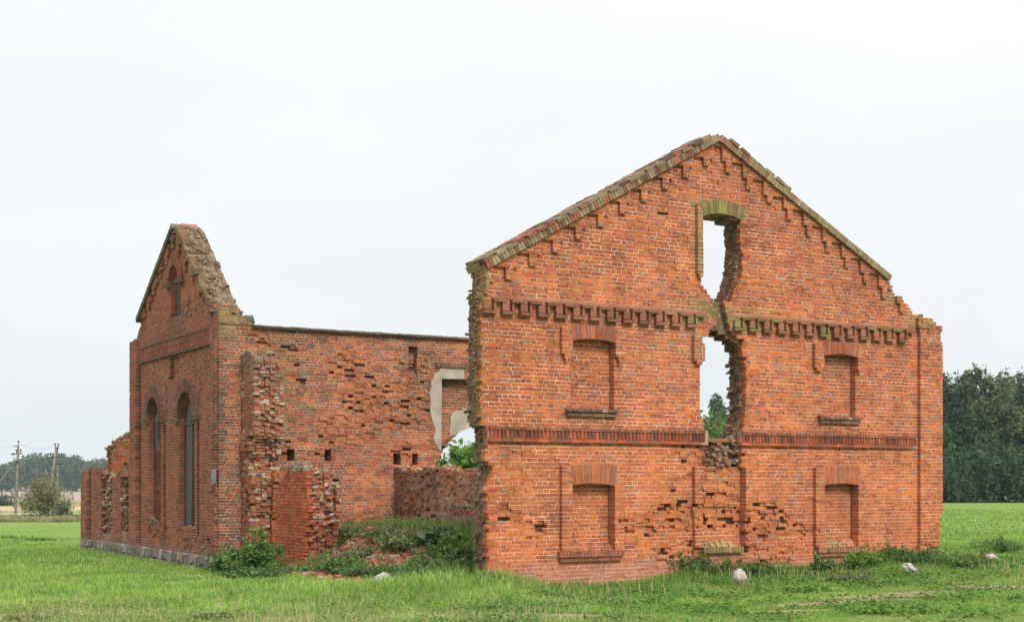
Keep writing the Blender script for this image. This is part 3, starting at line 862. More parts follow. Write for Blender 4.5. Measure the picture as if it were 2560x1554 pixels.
MOSSL = mk([(565, 800, 30, 40, 1.0), (600, 800, 50, 18, .9), (740, 824, 80, 6, .8), (700, 960, 35, 180, .35), (640, 815, 60, 10, .6)], P)
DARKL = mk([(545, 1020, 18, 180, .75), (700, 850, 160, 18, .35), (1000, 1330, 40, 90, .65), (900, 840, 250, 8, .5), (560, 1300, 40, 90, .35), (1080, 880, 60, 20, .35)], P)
def col_long(u, z, header, edge, j):
    n = len(u)
    warm = np.clip((vnoise(u * .55, z * .8, 41) - .35) * 2.2, 0, 1) * np.clip((u - 1.5) / 2, .1, 1)
    pr = np.stack([.30 + .25 * warm, .26 + .18 * warm, .26 - .18 * warm + (.12 if header else 0) * (1 - warm), .18 - .12 * warm], -1); pr /= pr.sum(-1, keepdims=True)
    c = pal_cols('long', n, pr)
    c = c * (1 - .12 * (1 - warm))[:, None] + np.array([.03, 0, 0]) * warm[:, None]
    c = stain_shade_tint(c, u, z, MOSSL, (.22, .17, .055)); c = stain_shade_tint(c, u, z, DARKL, (.075, .05, .04))
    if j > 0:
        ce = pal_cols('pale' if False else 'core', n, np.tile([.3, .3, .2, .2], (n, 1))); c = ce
    return c
longw, BB = build_wall(P, 'long_wall', ruin, -.3, 10.2, 6.9, .65, in_long, fo_long, erfun(mk(ERL, P)), col_long, mort=(.56, .38, .27), cuts=rcut(*SLOTS) + [(RECW[0], RECW[2], RECW[3]), (0.0, -1, 6.3)])
# top course slabs
u = P.U(640)
while u < P.U(1290):
    BB.add((u, .25, 5.72 + .0 * u + 0), (.12, .36, .028), np.array((.12, .085, .065)) * random.uniform(.8, 1.3), None, .008); u += .25
lumps(BB, OUT_L[1:9], 160, .6, 'mossy')
lumps(BB, HOLE_L[1:10], 60, .6, 'core', j0=.28)
BB.obj('brickwork', M_BRICK, longw)['kind'] = 'stuff'

# plaster round the window recess in the long wall
def slab_poly(P, pts, d0, d1, mat, name, parent, jitter=0):
    q = [P.uz(*p) for p in pts]; n = len(q)
    V = np.array([P.w1(u, d0, z) for u, z in q] + [P.w1(u, d1, z) for u, z in q])
    F4 = [[i, (i + 1) % n, n + (i + 1) % n, n + i] for i in range(n)]
    me = bpy.data.meshes.new(name); me.from_pydata([tuple(v) for v in V], [], [list(range(n)), list(range(2 * n - 1, n - 1, -1))] + F4); me.update()
    me.materials.append(mat)
    o = bpy.data.objects.new(name, me); return link(o, parent)
slab_poly(P, [(1103, 1126), (1098, 1126), (1092, 1116), (1086, 1104), (1084, 1092), (1089, 1078), (1086, 1068), (1082, 1058), (1078, 1040), (1075, 1020), (1077, 1000), (1073, 985), (1078, 968), (1077, 955), (1084, 945), (1086, 932), (1098, 928), (1100, 922), (1105, 918), (1117, 921), (1135, 920), (1160, 921), (1160, 947), (1104, 946)], -.016, .03, M_PLASTER, 'plaster_surround', longw)
P2 = Plane(COR[0] + M_N[0] * .28, COR[1] + M_N[1] * .28, *M_E, *M_N)
slab_poly(P2, [(1125, 1089), (1123, 1075), (1126, 1062), (1126, 1045), (1130, 1033), (1137, 1026), (1151, 1026), (1160, 1019), (1167, 1015), (1185, 1015), (1185, 1066), (1165, 1072), (1150, 1078), (1138, 1090)], -.02, .02, M_PLASTER, 'plaster_patch', longw)
zt = P.uz(1130, 907)[1]
for k in range(13):
    uu = P.U(1090) + k * .074
    piece('arch_brick', 'long', P, (uu, .0, zt - .065), np.array((.22, .115, .07)) * random.uniform(.75, 1.25), longw, rot_uz(.12), size=(.030, .06, .062))

# ---- small gable with the arched windows ------------------------------
P = PF
UT = P.U(331)                          # left edge of the tall part
apx = P.uz(441, 567)
OUT_F = [(.125, -.6), (.125, P.uz(546, 830)[1]), (.125, P.uz(545, 800)[1]), P.uz(544, 778), P.uz(528, 756), P.uz(453, 577), P.uz(447, 570), P.uz(441, 567), P.uz(352, 799), P.uz(352, 812), P.uz(345, 832), P.uz(341, 846), P.uz(336, 850),
         (UT, P.uz(333, 852)[1]), (UT, P.uz(327, 1159)[1])] + P.poly([(322, 1159), (311, 1166), (300, 1178), (292, 1186), (284, 1192), (276, 1190), (268, 1183), (258, 1177), (250, 1174), (238, 1172), (237, 1167), (225, 1167), (222, 1173), (209, 1174), (208, 1280)])
OUT_F.append((P.U(207), -.6))
W1 = Arch(P, [(373, 1052), (389, 993), (402, 1050)], .34, -.045, .20)
W2 = Arch(P, [(450, 1050), (470, 979), (487, 1046)], .34, -.045, .20)
W3 = Arch(P, [(427, 705), (441, 663), (451, 695)], .24, -.045, .20)
def arch_from(P, pxl, pxr, pyt, hgt, depth=.2):
    """semi-circular arch over an opening given by its jambs and crown"""
    ul, ur = sorted((P.U(pxl), P.U(pxr))); zt = P.uz((pxl + pxr) / 2, pyt)[1]; r = (ur - ul) / 2
    A = Arch.__new__(Arch); A.P = P; A.cu = (ul + ur) / 2; A.cz = zt - r; A.r = r; A.h = hgt; A.proud = -.085; A.depth = depth; A.a0 = math.pi; A.a1 = 0.0; A.q = [(ul, zt - r), (A.cu, zt), (ur, zt - r)]
    return A
W1 = arch_from(P, 372, 402, 993, .34); W2 = arch_from(P, 449, 487, 979, .34); W3 = arch_from(P, 427, 451, 663, .25)
WB = [(W1, P.uz(387, 1300)[1]), (W2, P.uz(468, 1316)[1]), (W3, P.uz(439, 790)[1])]
def opening(A, u, z, zb): return (np.abs(u - A.cu) < A.r) & (z > zb) & ((z < A.cz) | (np.hypot(u - A.cu, z - A.cz) < A.r))
def in_tower(u, z, j):
    r = inpoly(u, z, OUT_F)
    for k_, (A, zb_) in enumerate(WB):
        r &= ~opening(A, u, z, zb_)
        if j >= 1: r &= ~((np.abs(u - A.cu) < A.r + (.75 if k_ < 2 else .45)) & (z > zb_) & (z < A.cz + A.r + .1))
    if j > 0: r &= (u > .13) | (z > 6.2)
    r &= ~((z < .02) & (j == 0) & False)
    return r
fRK = lambda u: np.where(u > apx[0], apx[1] + (u - apx[0]) * (P_f352[1] - apx[1]) / (P_f352[0] - apx[0]), apx[1] + (u - apx[0]) * (P_f528[1] - apx[1]) / (P_f528[0] - apx[0]))
P_f352 = PF.uz(352, 797); P_f528 = PF.uz(528, 756)
EW1 = rect(252, 1185, 281, 1332, P); EW2 = rect(302, 1192, 323, 1325, P)
def fo_tower(u, z):
    f = np.zeros(len(u))
    f = np.where(z > 6.5, stair_fo(-u, z, lambda v: fRK(-v), -apx[0], .60, .60, -P_f352[0], -.075), f)
    f = np.where((u > P.U(346)) & (u < UT + .02) & (z < P.uz(340, 850)[1]), -.09, f)
    f = np.where((u < P.U(531)) & (z < P.uz(540, 850)[1]), -.05, f)
    f = np.where((u > P.U(222)) & (u < 20), -.08, f)
    for a, b, c, d in ((346, 352, 880, 1360), (408, 414, 1062, 1332), (492, 498, 1050, 1340), (222, 227, 1178, 1350), (275, 281, 1215, 1300)):   # upright grooves added so the shade beside proud edges reads dark
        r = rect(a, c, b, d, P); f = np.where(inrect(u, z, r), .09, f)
    r = rect(424, 888, 450, 945, P); f = np.where(inrect(u, z, r), .10, f)
    f = np.where(inrect(u, z, EW1) | inrect(u, z, EW2), .15, f)
    return f
DARKF = mk([(545, 1100, 9, 200, .7), (349, 1100, 4, 260, .9), (411, 1200, 4, 150, .9), (495, 1200, 4, 150, .9), (224, 1260, 4, 110, .9), (278, 1260, 4, 60, .8), (440, 620, 20, 30, .4), (436, 830, 25, 50, .35)], P)  # dirt, and corner shade painted into the brick colour along proud edges
DARKF += [(P.uz(416, 1010)[0], P.uz(416, 1010)[1], .12, .55, .8), (P.uz(500, 1000)[0], P.uz(500, 1000)[1], .12, .6, .8)]  # same painted shade and dirt beside the two arch hoods
PALEF = mk([(268, 1250, 14, 100, .9), (312, 1260, 10, 90, .8)], P)
def col_tower(u, z, header, edge, j):
    n = len(u)
    up = np.clip((z - 5.8) / 1.0, 0, 1)
    pr = np.stack([.30 + .3 * up, .36 + .05 * up, .22 - .15 * up, np.full(n, .12)], -1); pr /= pr.sum(-1, keepdims=True)
    c = pal_cols('tower', n, pr) * (1 + .12 * up)[:, None]
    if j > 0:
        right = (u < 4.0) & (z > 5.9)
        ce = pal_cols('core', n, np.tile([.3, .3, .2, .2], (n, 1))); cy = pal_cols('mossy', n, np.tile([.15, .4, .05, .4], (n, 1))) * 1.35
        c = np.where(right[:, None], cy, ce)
    else:
        ce = pal_cols('mossy', n, np.tile([.3, .4, .1, .2], (n, 1)))
        c = np.where((edge & (z > 6.0) & (u < apx[0]))[:, None], ce * 1.1, c)
    c = stain_shade_tint(c, u, z, DARKF, (.055, .034, .028)); c = stain_shade_tint(c, u, z, PALEF, (.42, .33, .26))
    d = np.clip((.25 - z) / .25, 0, 1)[:, None] * .5
    return c * (1 - d) + np.array([.20, .12, .085]) * d
ERF = mk([(268, 1250, 12, 90, .8), (312, 1260, 9, 80, .8), (540, 1300, 12, 90, .6), (500, 1360, 60, 20, .4), (480, 770, 40, 20, .4), (400, 1330, 40, 20, .5), (460, 880, 60, 8, .5)], P)
def skip_tower(u, z):
    m = np.zeros(len(u), bool)
    for a in (W1, W2, W3): m |= a.ring(u, z, .01)
    return m
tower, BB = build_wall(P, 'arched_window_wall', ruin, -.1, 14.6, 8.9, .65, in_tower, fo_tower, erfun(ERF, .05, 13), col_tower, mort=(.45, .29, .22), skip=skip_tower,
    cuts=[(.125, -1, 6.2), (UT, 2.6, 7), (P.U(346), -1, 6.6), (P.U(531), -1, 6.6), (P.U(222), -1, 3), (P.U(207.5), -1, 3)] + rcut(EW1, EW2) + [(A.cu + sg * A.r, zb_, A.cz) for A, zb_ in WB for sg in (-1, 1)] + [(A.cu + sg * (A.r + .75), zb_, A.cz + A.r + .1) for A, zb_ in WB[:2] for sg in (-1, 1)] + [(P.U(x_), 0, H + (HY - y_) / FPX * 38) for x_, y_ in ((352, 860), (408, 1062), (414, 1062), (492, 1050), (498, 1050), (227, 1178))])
lumps(BB, OUT_F[3:7], 120, .62, 'mossy', size=(.03, .08))
lumps(BB, OUT_F[13:24], 120, .6, 'pale')
for r in (EW1, EW2):
    for _ in range(110):
        s_ = random.uniform(.03, .09); c = pal_cols('pale', 1, np.array([[.2, .2, .3, .3]]))[0] * .8
        BB.add((random.uniform(r[0], r[1]), random.uniform(.05, .16), random.uniform(r[2], r[3])), (s_, s_ * .8, s_ * .5), c, rot_uz(random.uniform(-.5, .5)), s_ * .3)
# rough sills of the arched windows
for A, zb_ in WB[:2]:
    for _ in range(34):
        s_ = random.uniform(.04, .10); c = np.array((.20, .11, .07)) * random.uniform(.7, 1.4)
        BB.add((A.cu + random.uniform(-A.r * 1.1, A.r * 1.1), random.uniform(.02, .12), zb_ - random.uniform(-.04, .45)), (s_, s_ * .7, s_ * .4), c, rot_uz(random.uniform(-.4, .4)) @ rot_dz(random.uniform(-.3, .3)), s_ * .25)
# pink block left on the apex
BB.add((apx[0] - .03, .32, apx[1] + .02), (.10, .22, .05), (.46, .24, .18), rot_uz(-.2), .02)
BB.obj('brickwork', M_BRICK, tower)['kind'] = 'stuff'
W1.build(ruin, acol((.165, .070, .052), .2, 0, (.13, .065, .05)), wid=.074)
W2.build(ruin, acol((.165, .070, .052), .2, 0, (.13, .065, .05)), wid=.074)
W3.build(ruin, acol((.27, .08, .045), .2, 0, (.20, .08, .055)), wid=.074)
# imposts under the arches
for A in (W1, W2, W3):
    for sg in (-1, 1):
        uu = A.cu + sg * (A.r + .17)
        piece('impost', 'imp', P, (uu, -.06, A.cz - .05), np.array((.13, .10, .065)), tower, rot_dz(.15), size=(.17, .10, .05), jit=.015)
# soldier band under the small gable
bz = P.uz(440, 862)[1]
sb = Boxes(P); u0, u1 = P.U(529), P.U(352)
sb.add(((u0 + u1) / 2, .0, bz - .02), ((u1 - u0) / 2, .035, .19), (.30, .18, .13))
sb.add(((u0 + u1) / 2, -.02, bz + .185), ((u1 - u0) / 2, .05, .028), (.17, .09, .065))
sb.add(((u0 + u1) / 2, -.02, bz - .225), ((u1 - u0) / 2, .05, .030), (.15, .08, .06))
band = sb.obj('soldier_band', M_MORTAR, ruin)
n = int((u1 - u0) / .078)
for k in range(n):
    for zz in (-.105, .065):
        piece('soldier_brick', 'tower', P, (u0 + (k + .5) * (u1 - u0) / n, -.02, bz + zz), np.array((.26, .080, .046)) * random.uniform(.7, 1.3), band, None, size=(.034, .035, .080), jit=.003)
# left rake coping of the small gable: seen almost edge-on
def palF(t): return np.array((.12, .12, .085)) * random.uniform(.7, 1.3)
coping(PF, (P_f352[0] + .05, P_f352[1] - .08), (apx[0] + .0, apx[1] + .0), .65, palF, 0, lo=.07, dproud=-.13, name='coping')

# timber left in the arched windows
def timber(P, pts, d0, d1, label=None, name='window_frame'):
    o = slab_poly(P, pts, d0, d1, M_WOOD, name, tower)
    return o
PFi = Plane(COR[0] + PF.n[0] * .16, COR[1] + PF.n[1] * .16, *PF.e, *PF.n)
timber(PFi, [(463, 1315), (465, 1060), (467, 1030), (473, 1010), (480, 998), (484, 1012), (478, 1030), (476, 1060), (481, 1060), (480, 1180), (478, 1320), (470, 1325)], 0, .05)
timber(PFi, [(463, 1062), (463, 1056), (487, 1055), (487, 1060)], -.03, .06)
timber(PFi, [(388, 1050), (391, 1034), (397, 1025), (402, 1030), (402, 1036), (397, 1040), (394, 1060), (393, 1100), (396, 1122), (402, 1120), (401, 1126), (394, 1129), (389, 1115), (387, 1080)], 0, .06)
slab_poly(PFi, [(480, 1330), (481, 1060), (483, 1030), (490, 1025), (492, 1330)], .1, .16, M_PLASTER, 'plaster_patch', tower)
slab_poly(PFi, [(398, 1240), (399, 1130), (404, 1125), (406, 1240)], .1, .16, M_PLASTER, 'plaster_patch', tower)
timber(PFi, [(442, 790), (444, 700), (447, 700), (447, 790)], 0, .05)

# plaque by the corner
pq = [(528, 1177), (530, 1172.5), (534, 1171.5), (537, 1173), (538, 1178), (538, 1206), (533.5, 1212.5), (528, 1207)]
PFp = Plane(COR[0] - PF.n[0] * .075, COR[1] - PF.n[1] * .075, *PF.e, *PF.n)
plaque = slab_poly(PFp, pq, 0, .02, M_PLAQUE, 'plaque', ruin)
plaque['label'] = 'small blue-grey pointed plaque'
def bar(px0, py0, px1, py1):
    slab_poly(PFp, [(px0, py0), (px1, py0 - .4), (px1, py1 - .4), (px0, py1)], -.004, .003, M_PLAQT, 'plaque_lettering', plaque)
bar(530.5, 1181, 535.5, 1182); bar(530.2, 1184.5, 536, 1185.4); bar(530.2, 1188, 536, 1189); bar(531, 1192, 535.5, 1193); bar(531.5, 1196, 534.5, 1197)
slab_poly(PFp, [(531.8, 1175), (534.5, 1174.6), (534.8, 1178), (533.2, 1179.6), (531.6, 1178.2)], -.004, .003, M_PLAQT, 'plaque_emblem', plaque)

# fieldstone foundation
fm = Boxes(PF)
fm.add((7.0, .18, -.26), (6.95, .205, .27), (.30, .25, .21))
found = fm.obj('foundation', M_MORTAR, ruin)
u = 0.05
STC = [(.25, .21, .18), (.20, .185, .17), (.30, .25, .21), (.165, .155, .15), (.28, .22, .19), (.21, .21, .205), (.27, .22, .15)]
while u < 13.8:
    w_ = random.uniform(.07, .19)
    rows = 2 if random.random() < .6 else 1
    for r in range(rows):
        hh = (.25 if rows == 1 else .125) * random.uniform(.85, 1.0)
        zc = -.24 if rows == 1 else (-.12 if r else -.37)
        piece('stone', 'st%d_%d' % (rows, int(w_ * 20)), PF, (u + w_, -.045 + random.uniform(-.015, .015), zc), np.array(random.choice(STC)) * random.uniform(.75, 1.2), found, rot_uz(random.uniform(-.12, .12)), size=(w_ * .86, .045, hh * .92), mat=M_STONE, jit=.042)
    u += 2 * w_

# ---- torn side wall: stub and free-standing fragment -------------------
P = PS
OUT_S = P.poly([(603, 1500), (603, 893), (606, 884), (614, 879), (628, 883), (636, 900), (636, 1090), (629, 1103), (627, 1130), (622, 1150), (629, 1200), (625, 1300), (623, 1500)])
OUT_S[0] = (0, -.6); OUT_S[1] = (0, OUT_S[1][1]); OUT_S[-1] = (OUT_S[-1][0], -.6)
def in_stub(u, z, j):
    w = .10 * (vnoise(z * 2.2, j * 3.1 + 0 * u, 51) - .4) + (.12 if (j >= 4) else 0) * (z < 2.1)
    top = OUT_S[3][1] - (.05 if j < 3 else .18 * (j - 2))
    return inpoly(u - w, z, OUT_S) & (z < top) & (u > .01)
def col_stub(u, z, header, edge, j):
    n = len(u); c = pal_cols('tower', n, np.tile([.3, .35, .25, .1], (n, 1)))
    if j > 0:
        c = pal_cols('pale', n, np.tile([.40, .34, .14, .12], (n, 1)))
        if j >= 4:
            cl = pal_cols('main', n, np.tile([.5, .35, .05, .1], (n, 1))) * .85; c = np.where((z < 2.1)[:, None], cl, c)
    elif edge.any():
        c = np.where((edge & (RS.rand(n) < .5))[:, None], pal_cols('pale', n, np.tile([.3, .3, .2, .2], (n, 1))), c)
    m = np.clip((z - 4.0) / .8, 0, 1)[:, None] * .7 * (RS.rand(n, 1) > .2)
    return c * (1 - m) + np.array([.13, .11, .08]) * m * RS.uniform(.6, 2.2, (n, 1))
stub, BB = build_wall(P, 'wall_stub', ruin, 0, 1.3, 5.6, .78, in_stub, lambda u, z: np.where((z > P.uz(610, 1127)[1]) & (z < P.uz(610, 1103)[1]), -.05, 0.0), erfun(mk([(625, 1200, 12, 200, .6)], P), .05, 17), col_stub, mort=(.50, .40, .31), ragged=.08)
lumps(BB, OUT_S[4:12], 110, .70, 'pale', size=(.025, .06), j0=.08)
lumps(BB, OUT_S[1:5], 50, .6, 'mossy', size=(.03, .09))
BB.obj('brickwork', M_BRICK, stub)['kind'] = 'stuff'

OUT_G = P.poly([(714, 1500), (714, 1416), (694, 1392), (689, 1340), (689, 1240), (694, 1216), (703, 1200), (712, 1184), (719, 1170), (729, 1153), (752, 1150), (764, 1172), (772, 1240), (764, 1325), (758, 1400), (757, 1500)])
OUT_G[0] = (OUT_G[2][0] + .1, -.6); OUT_G[1] = (OUT_G[2][0] + .05, 0); OUT_G[-1] = (OUT_G[-1][0], -.6)
zg = OUT_G[10][1]
def in_frag(u, z, j):
    w = .16 * (vnoise(z * 2.5, j * 2.7 + 0 * u, 61) - .5)
    top = zg - .06 * j - (.35 if j >= 4 else 0) + .0
    return inpoly(u - w * (1 if j > 0 else .6), z + .10 * (vnoise(u * 3, z * 0 + j, 63) - .5), OUT_G) & (z < top)
def col_frag(u, z, header, edge, j):
    n = len(u); c = pal_cols('frag', n, np.tile([.4, .4, .15, .05], (n, 1)))
    if j > 0:
        lo = (z < .9)
        c = pal_cols('pale', n, np.tile([.34, .26, .24, .16], (n, 1))); c = np.where((RS.rand(n, 1) < np.where(lo, .85, .3)[:, None]), pal_cols('frag', n, np.tile([.4, .3, .2, .1], (n, 1))), c)
    c = np.where(((z > zg - .28) & (RS.rand(n) < .7))[:, None], np.array([.36, .30, .20]) * RS.uniform(.6, 1.2, (n, 1)), c)
    return c
frag, BB = build_wall(P, 'wall_fragment', ruin, .6, 4.6, 2.6, .78, in_frag, None, erfun([(2.4, 1.5, 1.5, 1.2, .15)], .12, 19), col_frag, mort=(.13, .055, .035), ragged=.06)
lumps(BB, OUT_G[11:15], 90, .70, 'pale', size=(.03, .07), j0=.1)
BB.obj('brickwork', M_BRICK, frag)['kind'] = 'stuff'

# ---- low cross wall ----------------------------------------------------
P = PC
OUT_C = P.poly([(986, 1500), (986, 1168), (996, 1164), (1008, 1176), (1022, 1168), (1036, 1180), (1060, 1168), (1078, 1176), (1100, 1162), (1118, 1178), (1135, 1172), (1150, 1182), (1165, 1170), (1185, 1183), (1215, 1185), (1240, 1190), (1240, 1500)])
OUT_C[0] = (0.02, -.6); OUT_C[1] = (.02, OUT_C[1][1]); OUT_C[-1] = (OUT_C[-1][0], -.6)
DKC = mk([(990, 1260, 20, 120, .9), (1060, 1200, 50, 40, .4)], P)
PLC = mk([(1090, 1280, 50, 60, .35), (1165, 1230, 25, 60, .45)], P)
def col_cross(u, z, header, edge, j):
    n = len(u); c = pal_cols('core', n, np.tile([.35, .25, .15, .25], (n, 1))) * 1.8
    c = np.where((RS.rand(n) < np.where(u > P.U(1130), .8, .4))[:, None], pal_cols('main', n, np.tile([.4, .35, .15, .1], (n, 1))) * .85, c)
    row = (np.floor((z - Z0) / CO).astype(int) % 4 == 0) & (u > 1.2) & (u < 4.6) & (z < 1.6) & (RS.rand(n) < .8)
    c = np.where(row[:, None], np.array([.36, .26, .21]) * RS.uniform(.7, 1.15, (n, 1)), c)
    c = stain_shade_tint(c, u, z, DKC, (.12, .08, .055))
    return stain_shade_tint(c, u, z, PLC, (.34, .24, .17))
cross, BB = build_wall(P, 'cross_wall', ruin, 0, 6.2, 2.8, .52, lambda u, z, j: inpoly(u, z, OUT_C), None, lambda u, z: np.full(len(u), .34), col_cross, mort=(.46, .33, .23), corem=(.30, .2, .14), dustc=(.30, .17, .10), ragged=.1)
for _ in range(160):
    s_ = random.uniform(.02, .05); u_ = random.uniform(.3, 6); z_ = random.uniform(.7, 2.2)
    BB.add((u_, random.uniform(-.03, .03), z_), (s_, s_ * .6, s_ * .45), pal_cols('core', 1, np.array([[.3, .2, .2, .3]]))[0], rot_uz(random.uniform(-.5, .5)), s_ * .3)
lumps(BB, OUT_C[1:16], 120, .45, 'pale', size=(.03, .07))
BB.obj('brickwork', M_BRICK, cross)['kind'] = 'stuff'

# ---- walls behind the small gable --------------------------------------
P = PX
OUT_X = P.poly([(266, 1500), (263, 1140), (267, 1121), (280, 1118), (280, 1114), (292, 1111), (293, 1103), (301, 1101), (301, 1095), (317, 1092), (318, 1087), (327, 1080), (360, 1068), (420, 1070), (420, 1500)])
OUT_X = [(max(u, .15), z) for u, z in OUT_X]; OUT_X[0] = (.15, -.6); OUT_X[-1] = (OUT_X[-1][0], -.6)
def col_x(u, z, header, edge, j):
    n = len(u); c = pal_cols('main', n, np.tile([.45, .3, .15, .1], (n, 1))) * .85
    m = mk_m = np.clip((z - 2.7) / .5, 0, 1) * (RS.rand(n) < .6)
    return c * (1 - .6 * m)[:, None] + np.array([.24, .19, .10]) * (.6 * m)[:, None]
xw, BB = build_wall(P, 'rear_cross_wall', ruin, 0, 3.6, 4.0, .39, lambda u, z, j: inpoly(u, z, OUT_X), None, lambda u, z: np.full(len(u), .35), col_x, mort=(.45, .32, .22), ragged=.08)
lumps(BB, OUT_X[1:12], 80, .38, 'mossy', size=(.03, .08))
BB.obj('brickwork', M_BRICK, xw)['kind'] = 'stuff'
P = PR
rw, BB = build_wall(P, 'inner_wall', ruin, .66, 4.6, 5.4, .26, lambda u, z, j: (u > .66) & (u < 4.4 - .2 * z + .3 * vnoise(z, 0 * z, 5)) & (z < 5.2), None, lambda u, z: np.full(len(u), .12), lambda u, z, h, e, j: pal_cols('long', len(u), np.tile([.3, .3, .25, .15], (len(u), 1))), mort=(.42, .28, .2))
BB.obj('brickwork', M_BRICK, rw)['kind'] = 'stuff'

# ================================================================== ground
def sgrid(lo, hi, n, k, c=0):
    t = np.linspace(-1, 1, n); s_ = np.sinh(t * k) / np.sinh(k)
    return np.where(s_ < 0, -s_ * (lo - c), s_ * (hi - c)) + c
gx = sgrid(-2600, 2600, 241, 7.0)
t = np.linspace(0, 1, 260); gy = -120 + 12 + 0 * t
gy = np.concatenate([np.linspace(-150, 8, 14), 8 + (np.sinh(t * 6.6) / np.sinh(6.6)) * 3200 + t * 30])
X, Y = np.meshgrid(gx, gy)
Zg = ground_z(X, Y)
V = np.stack([X, Y, Zg], -1).reshape(-1, 3)
ny, nx = X.shape
ii = (np.arange(ny - 1)[:, None] * nx + np.arange(nx - 1)[None]).ravel()
Fg = np.stack([ii, ii + 1, ii + nx + 1, ii + nx], -1)

def ground_material():
    m = bpy.data.materials.new('meadow ground'); m.use_nodes = True
    nt = m.node_tree; nt.nodes.clear(); Nn = nt.nodes.new; L = nt.links.new
    o = Nn('ShaderNodeOutputMaterial'); p = Nn('ShaderNodeBsdfPrincipled'); p.inputs['Roughness'].default_value = .95
    if 'Specular IOR Level' in p.inputs: p.inputs['Specular IOR Level'].default_value = 0.1
    g = Nn('ShaderNodeNewGeometry'); s_ = Nn('ShaderNodeSeparateXYZ'); L(g.outputs['Position'], s_.inputs[0])
    n1 = noise(nt, .22, 6, .6); n2 = noise(nt, 3.0, 6, .7); n3 = noise(nt, .02, 3, .5)
    c = ramp_mix(nt, (.085, .150, .026, 1), (.155, .225, .040, 1), mrange(nt, n1, .35, .65))
    c = ramp_mix(nt, c, (.060, .095, .024, 1), mrange(nt, n2, .45, .75, 0, .65))
    # mown-looking light field further out
    far = mrange(nt, s_.outputs['Y'], 42, 60)
    fc = ramp_mix(nt, (.120, .205, .034, 1), (.175, .240, .050, 1), mrange(nt, noise(nt, .12, 5, .65), .35, .65))
    fc = ramp_mix(nt, fc, (.085, .16, .03, 1), mrange(nt, n2, .5, .8, 0, .6))
    c = ramp_mix(nt, c, fc, far)
    # fields on the far left: stubble, dry meadow, ploughed brown
    yy = Nn('ShaderNodeMath'); yy.operation = 'MULTIPLY_ADD'; yy.inputs[1].default_value = 30; L(n3, yy.inputs[0]); L(s_.outputs['Y'], yy.inputs[2])
    def band(c, lo, hi, col, soft=6):
        a = mrange(nt, yy.outputs[0], lo, lo + soft); b = mrange(nt, yy.outputs[0], hi, hi + soft, 1, 0)
        mm = Nn('ShaderNodeMath'); mm.operation = 'MULTIPLY'; L(a, mm.inputs[0]); L(b, mm.inputs[1])
        m3 = Nn('ShaderNodeMath'); m3.operation = 'MULTIPLY'; L(mm.outputs[0], m3.inputs[0]); L(mrange(nt, s_.outputs['X'], 5, -10), m3.inputs[1])
        return ramp_mix(nt, c, col, m3.outputs[0])
    c = band(c, 172, 196, (.42, .34, .22, 1)); c = band(c, 202, 212, (.16, .24, .07, 1)); c = band(c, 212, 262, (.44, .30, .19, 1))
    c = band(c, 266, 345, (.21, .20, .085, 1), 14); c = band(c, 350, 3000, (.32, .235, .185, 1), 20)
    # bare trodden earth of the track and the rubble mound
    def dot(cx, cy, rx, ry):
        a = Nn('ShaderNodeMath'); a.operation = 'SUBTRACT'; L(s_.outputs['X'], a.inputs[0]); a.inputs[1].default_value = cx
        b = Nn('ShaderNodeMath'); b.operation = 'SUBTRACT'; L(s_.outputs['Y'], b.inputs[0]); b.inputs[1].default_value = cy
        a2 = Nn('ShaderNodeMath'); a2.operation = 'DIVIDE'; L(a.outputs[0], a2.inputs[0]); a2.inputs[1].default_value = rx
        b2 = Nn('ShaderNodeMath'); b2.operation = 'DIVIDE'; L(b.outputs[0], b2.inputs[0]); b2.inputs[1].default_value = ry
        a3 = Nn('ShaderNodeMath'); a3.operation = 'POWER'; L(a2.outputs[0], a3.inputs[0]); a3.inputs[1].default_value = 2
        b3 = Nn('ShaderNodeMath'); b3.operation = 'POWER'; L(b2.outputs[0], b3.inputs[0]); b3.inputs[1].default_value = 2
        d = Nn('ShaderNodeMath'); d.operation = 'ADD'; L(a3.outputs[0], d.inputs[0]); L(b3.outputs[0], d.inputs[1])
        e = Nn('ShaderNodeMath'); e.operation = 'MULTIPLY_ADD'; L(n1, e.inputs[0]); e.inputs[1].default_value = 1.6; L(d.outputs[0], e.inputs[2])
        return mrange(nt, e.outputs[0], 1.35, 1.9, 1, 0)
    for (cx, cy, rx, ry, col) in DIRT:
        c = ramp_mix(nt, c, col, dot(cx, cy, rx, ry))
    L(c, p.inputs['Base Color'])
    b = Nn('ShaderNodeBump'); b.inputs['Strength'].default_value = .8; b.inputs['Distance'].default_value = .05
    L(n2, b.inputs['Height']); L(b.outputs[0], p.inputs['Normal']); L(p.outputs[0], o.inputs[0])
    return m
def gp(px, py):
    """where the ray through a photo pixel first meets the ground"""
    Yd = np.arange(12, 400, .05)
    z = ground_z((px - CX) / FPX * Yd, Yd); k = int(np.argmax(H - (py - HY) / FPX * Yd <= z))
    return ((px - CX) / FPX * Yd[k], Yd[k])
DIRT = []
for (px, py, rx, ry) in ((2215, 1489, 1.2, .42), (2310, 1480, .8, .30), (2020, 1510, .7, .30), (1960, 1527, .8, .26), (2470, 1465, .9, .35), (1440, 1538, .6, .25), (2170, 1500, .9, .22), (2520, 1470, .6, .2)):
    x_, y_ = gp(px, py); DIRT.append((x_, y_, rx, ry, (.27, .20, .13, 1)))
DIRT.append((-2.4, 30.8, 2.6, 2.6, (.17, .10, .065, 1)))
DIRT.append((.2, 36.5, 4.5, 3.0, (.15, .10, .065, 1)))
ground = mesh_obj('ground', V, Fg, ground_material(), None, None, True); ground['kind'] = 'structure'

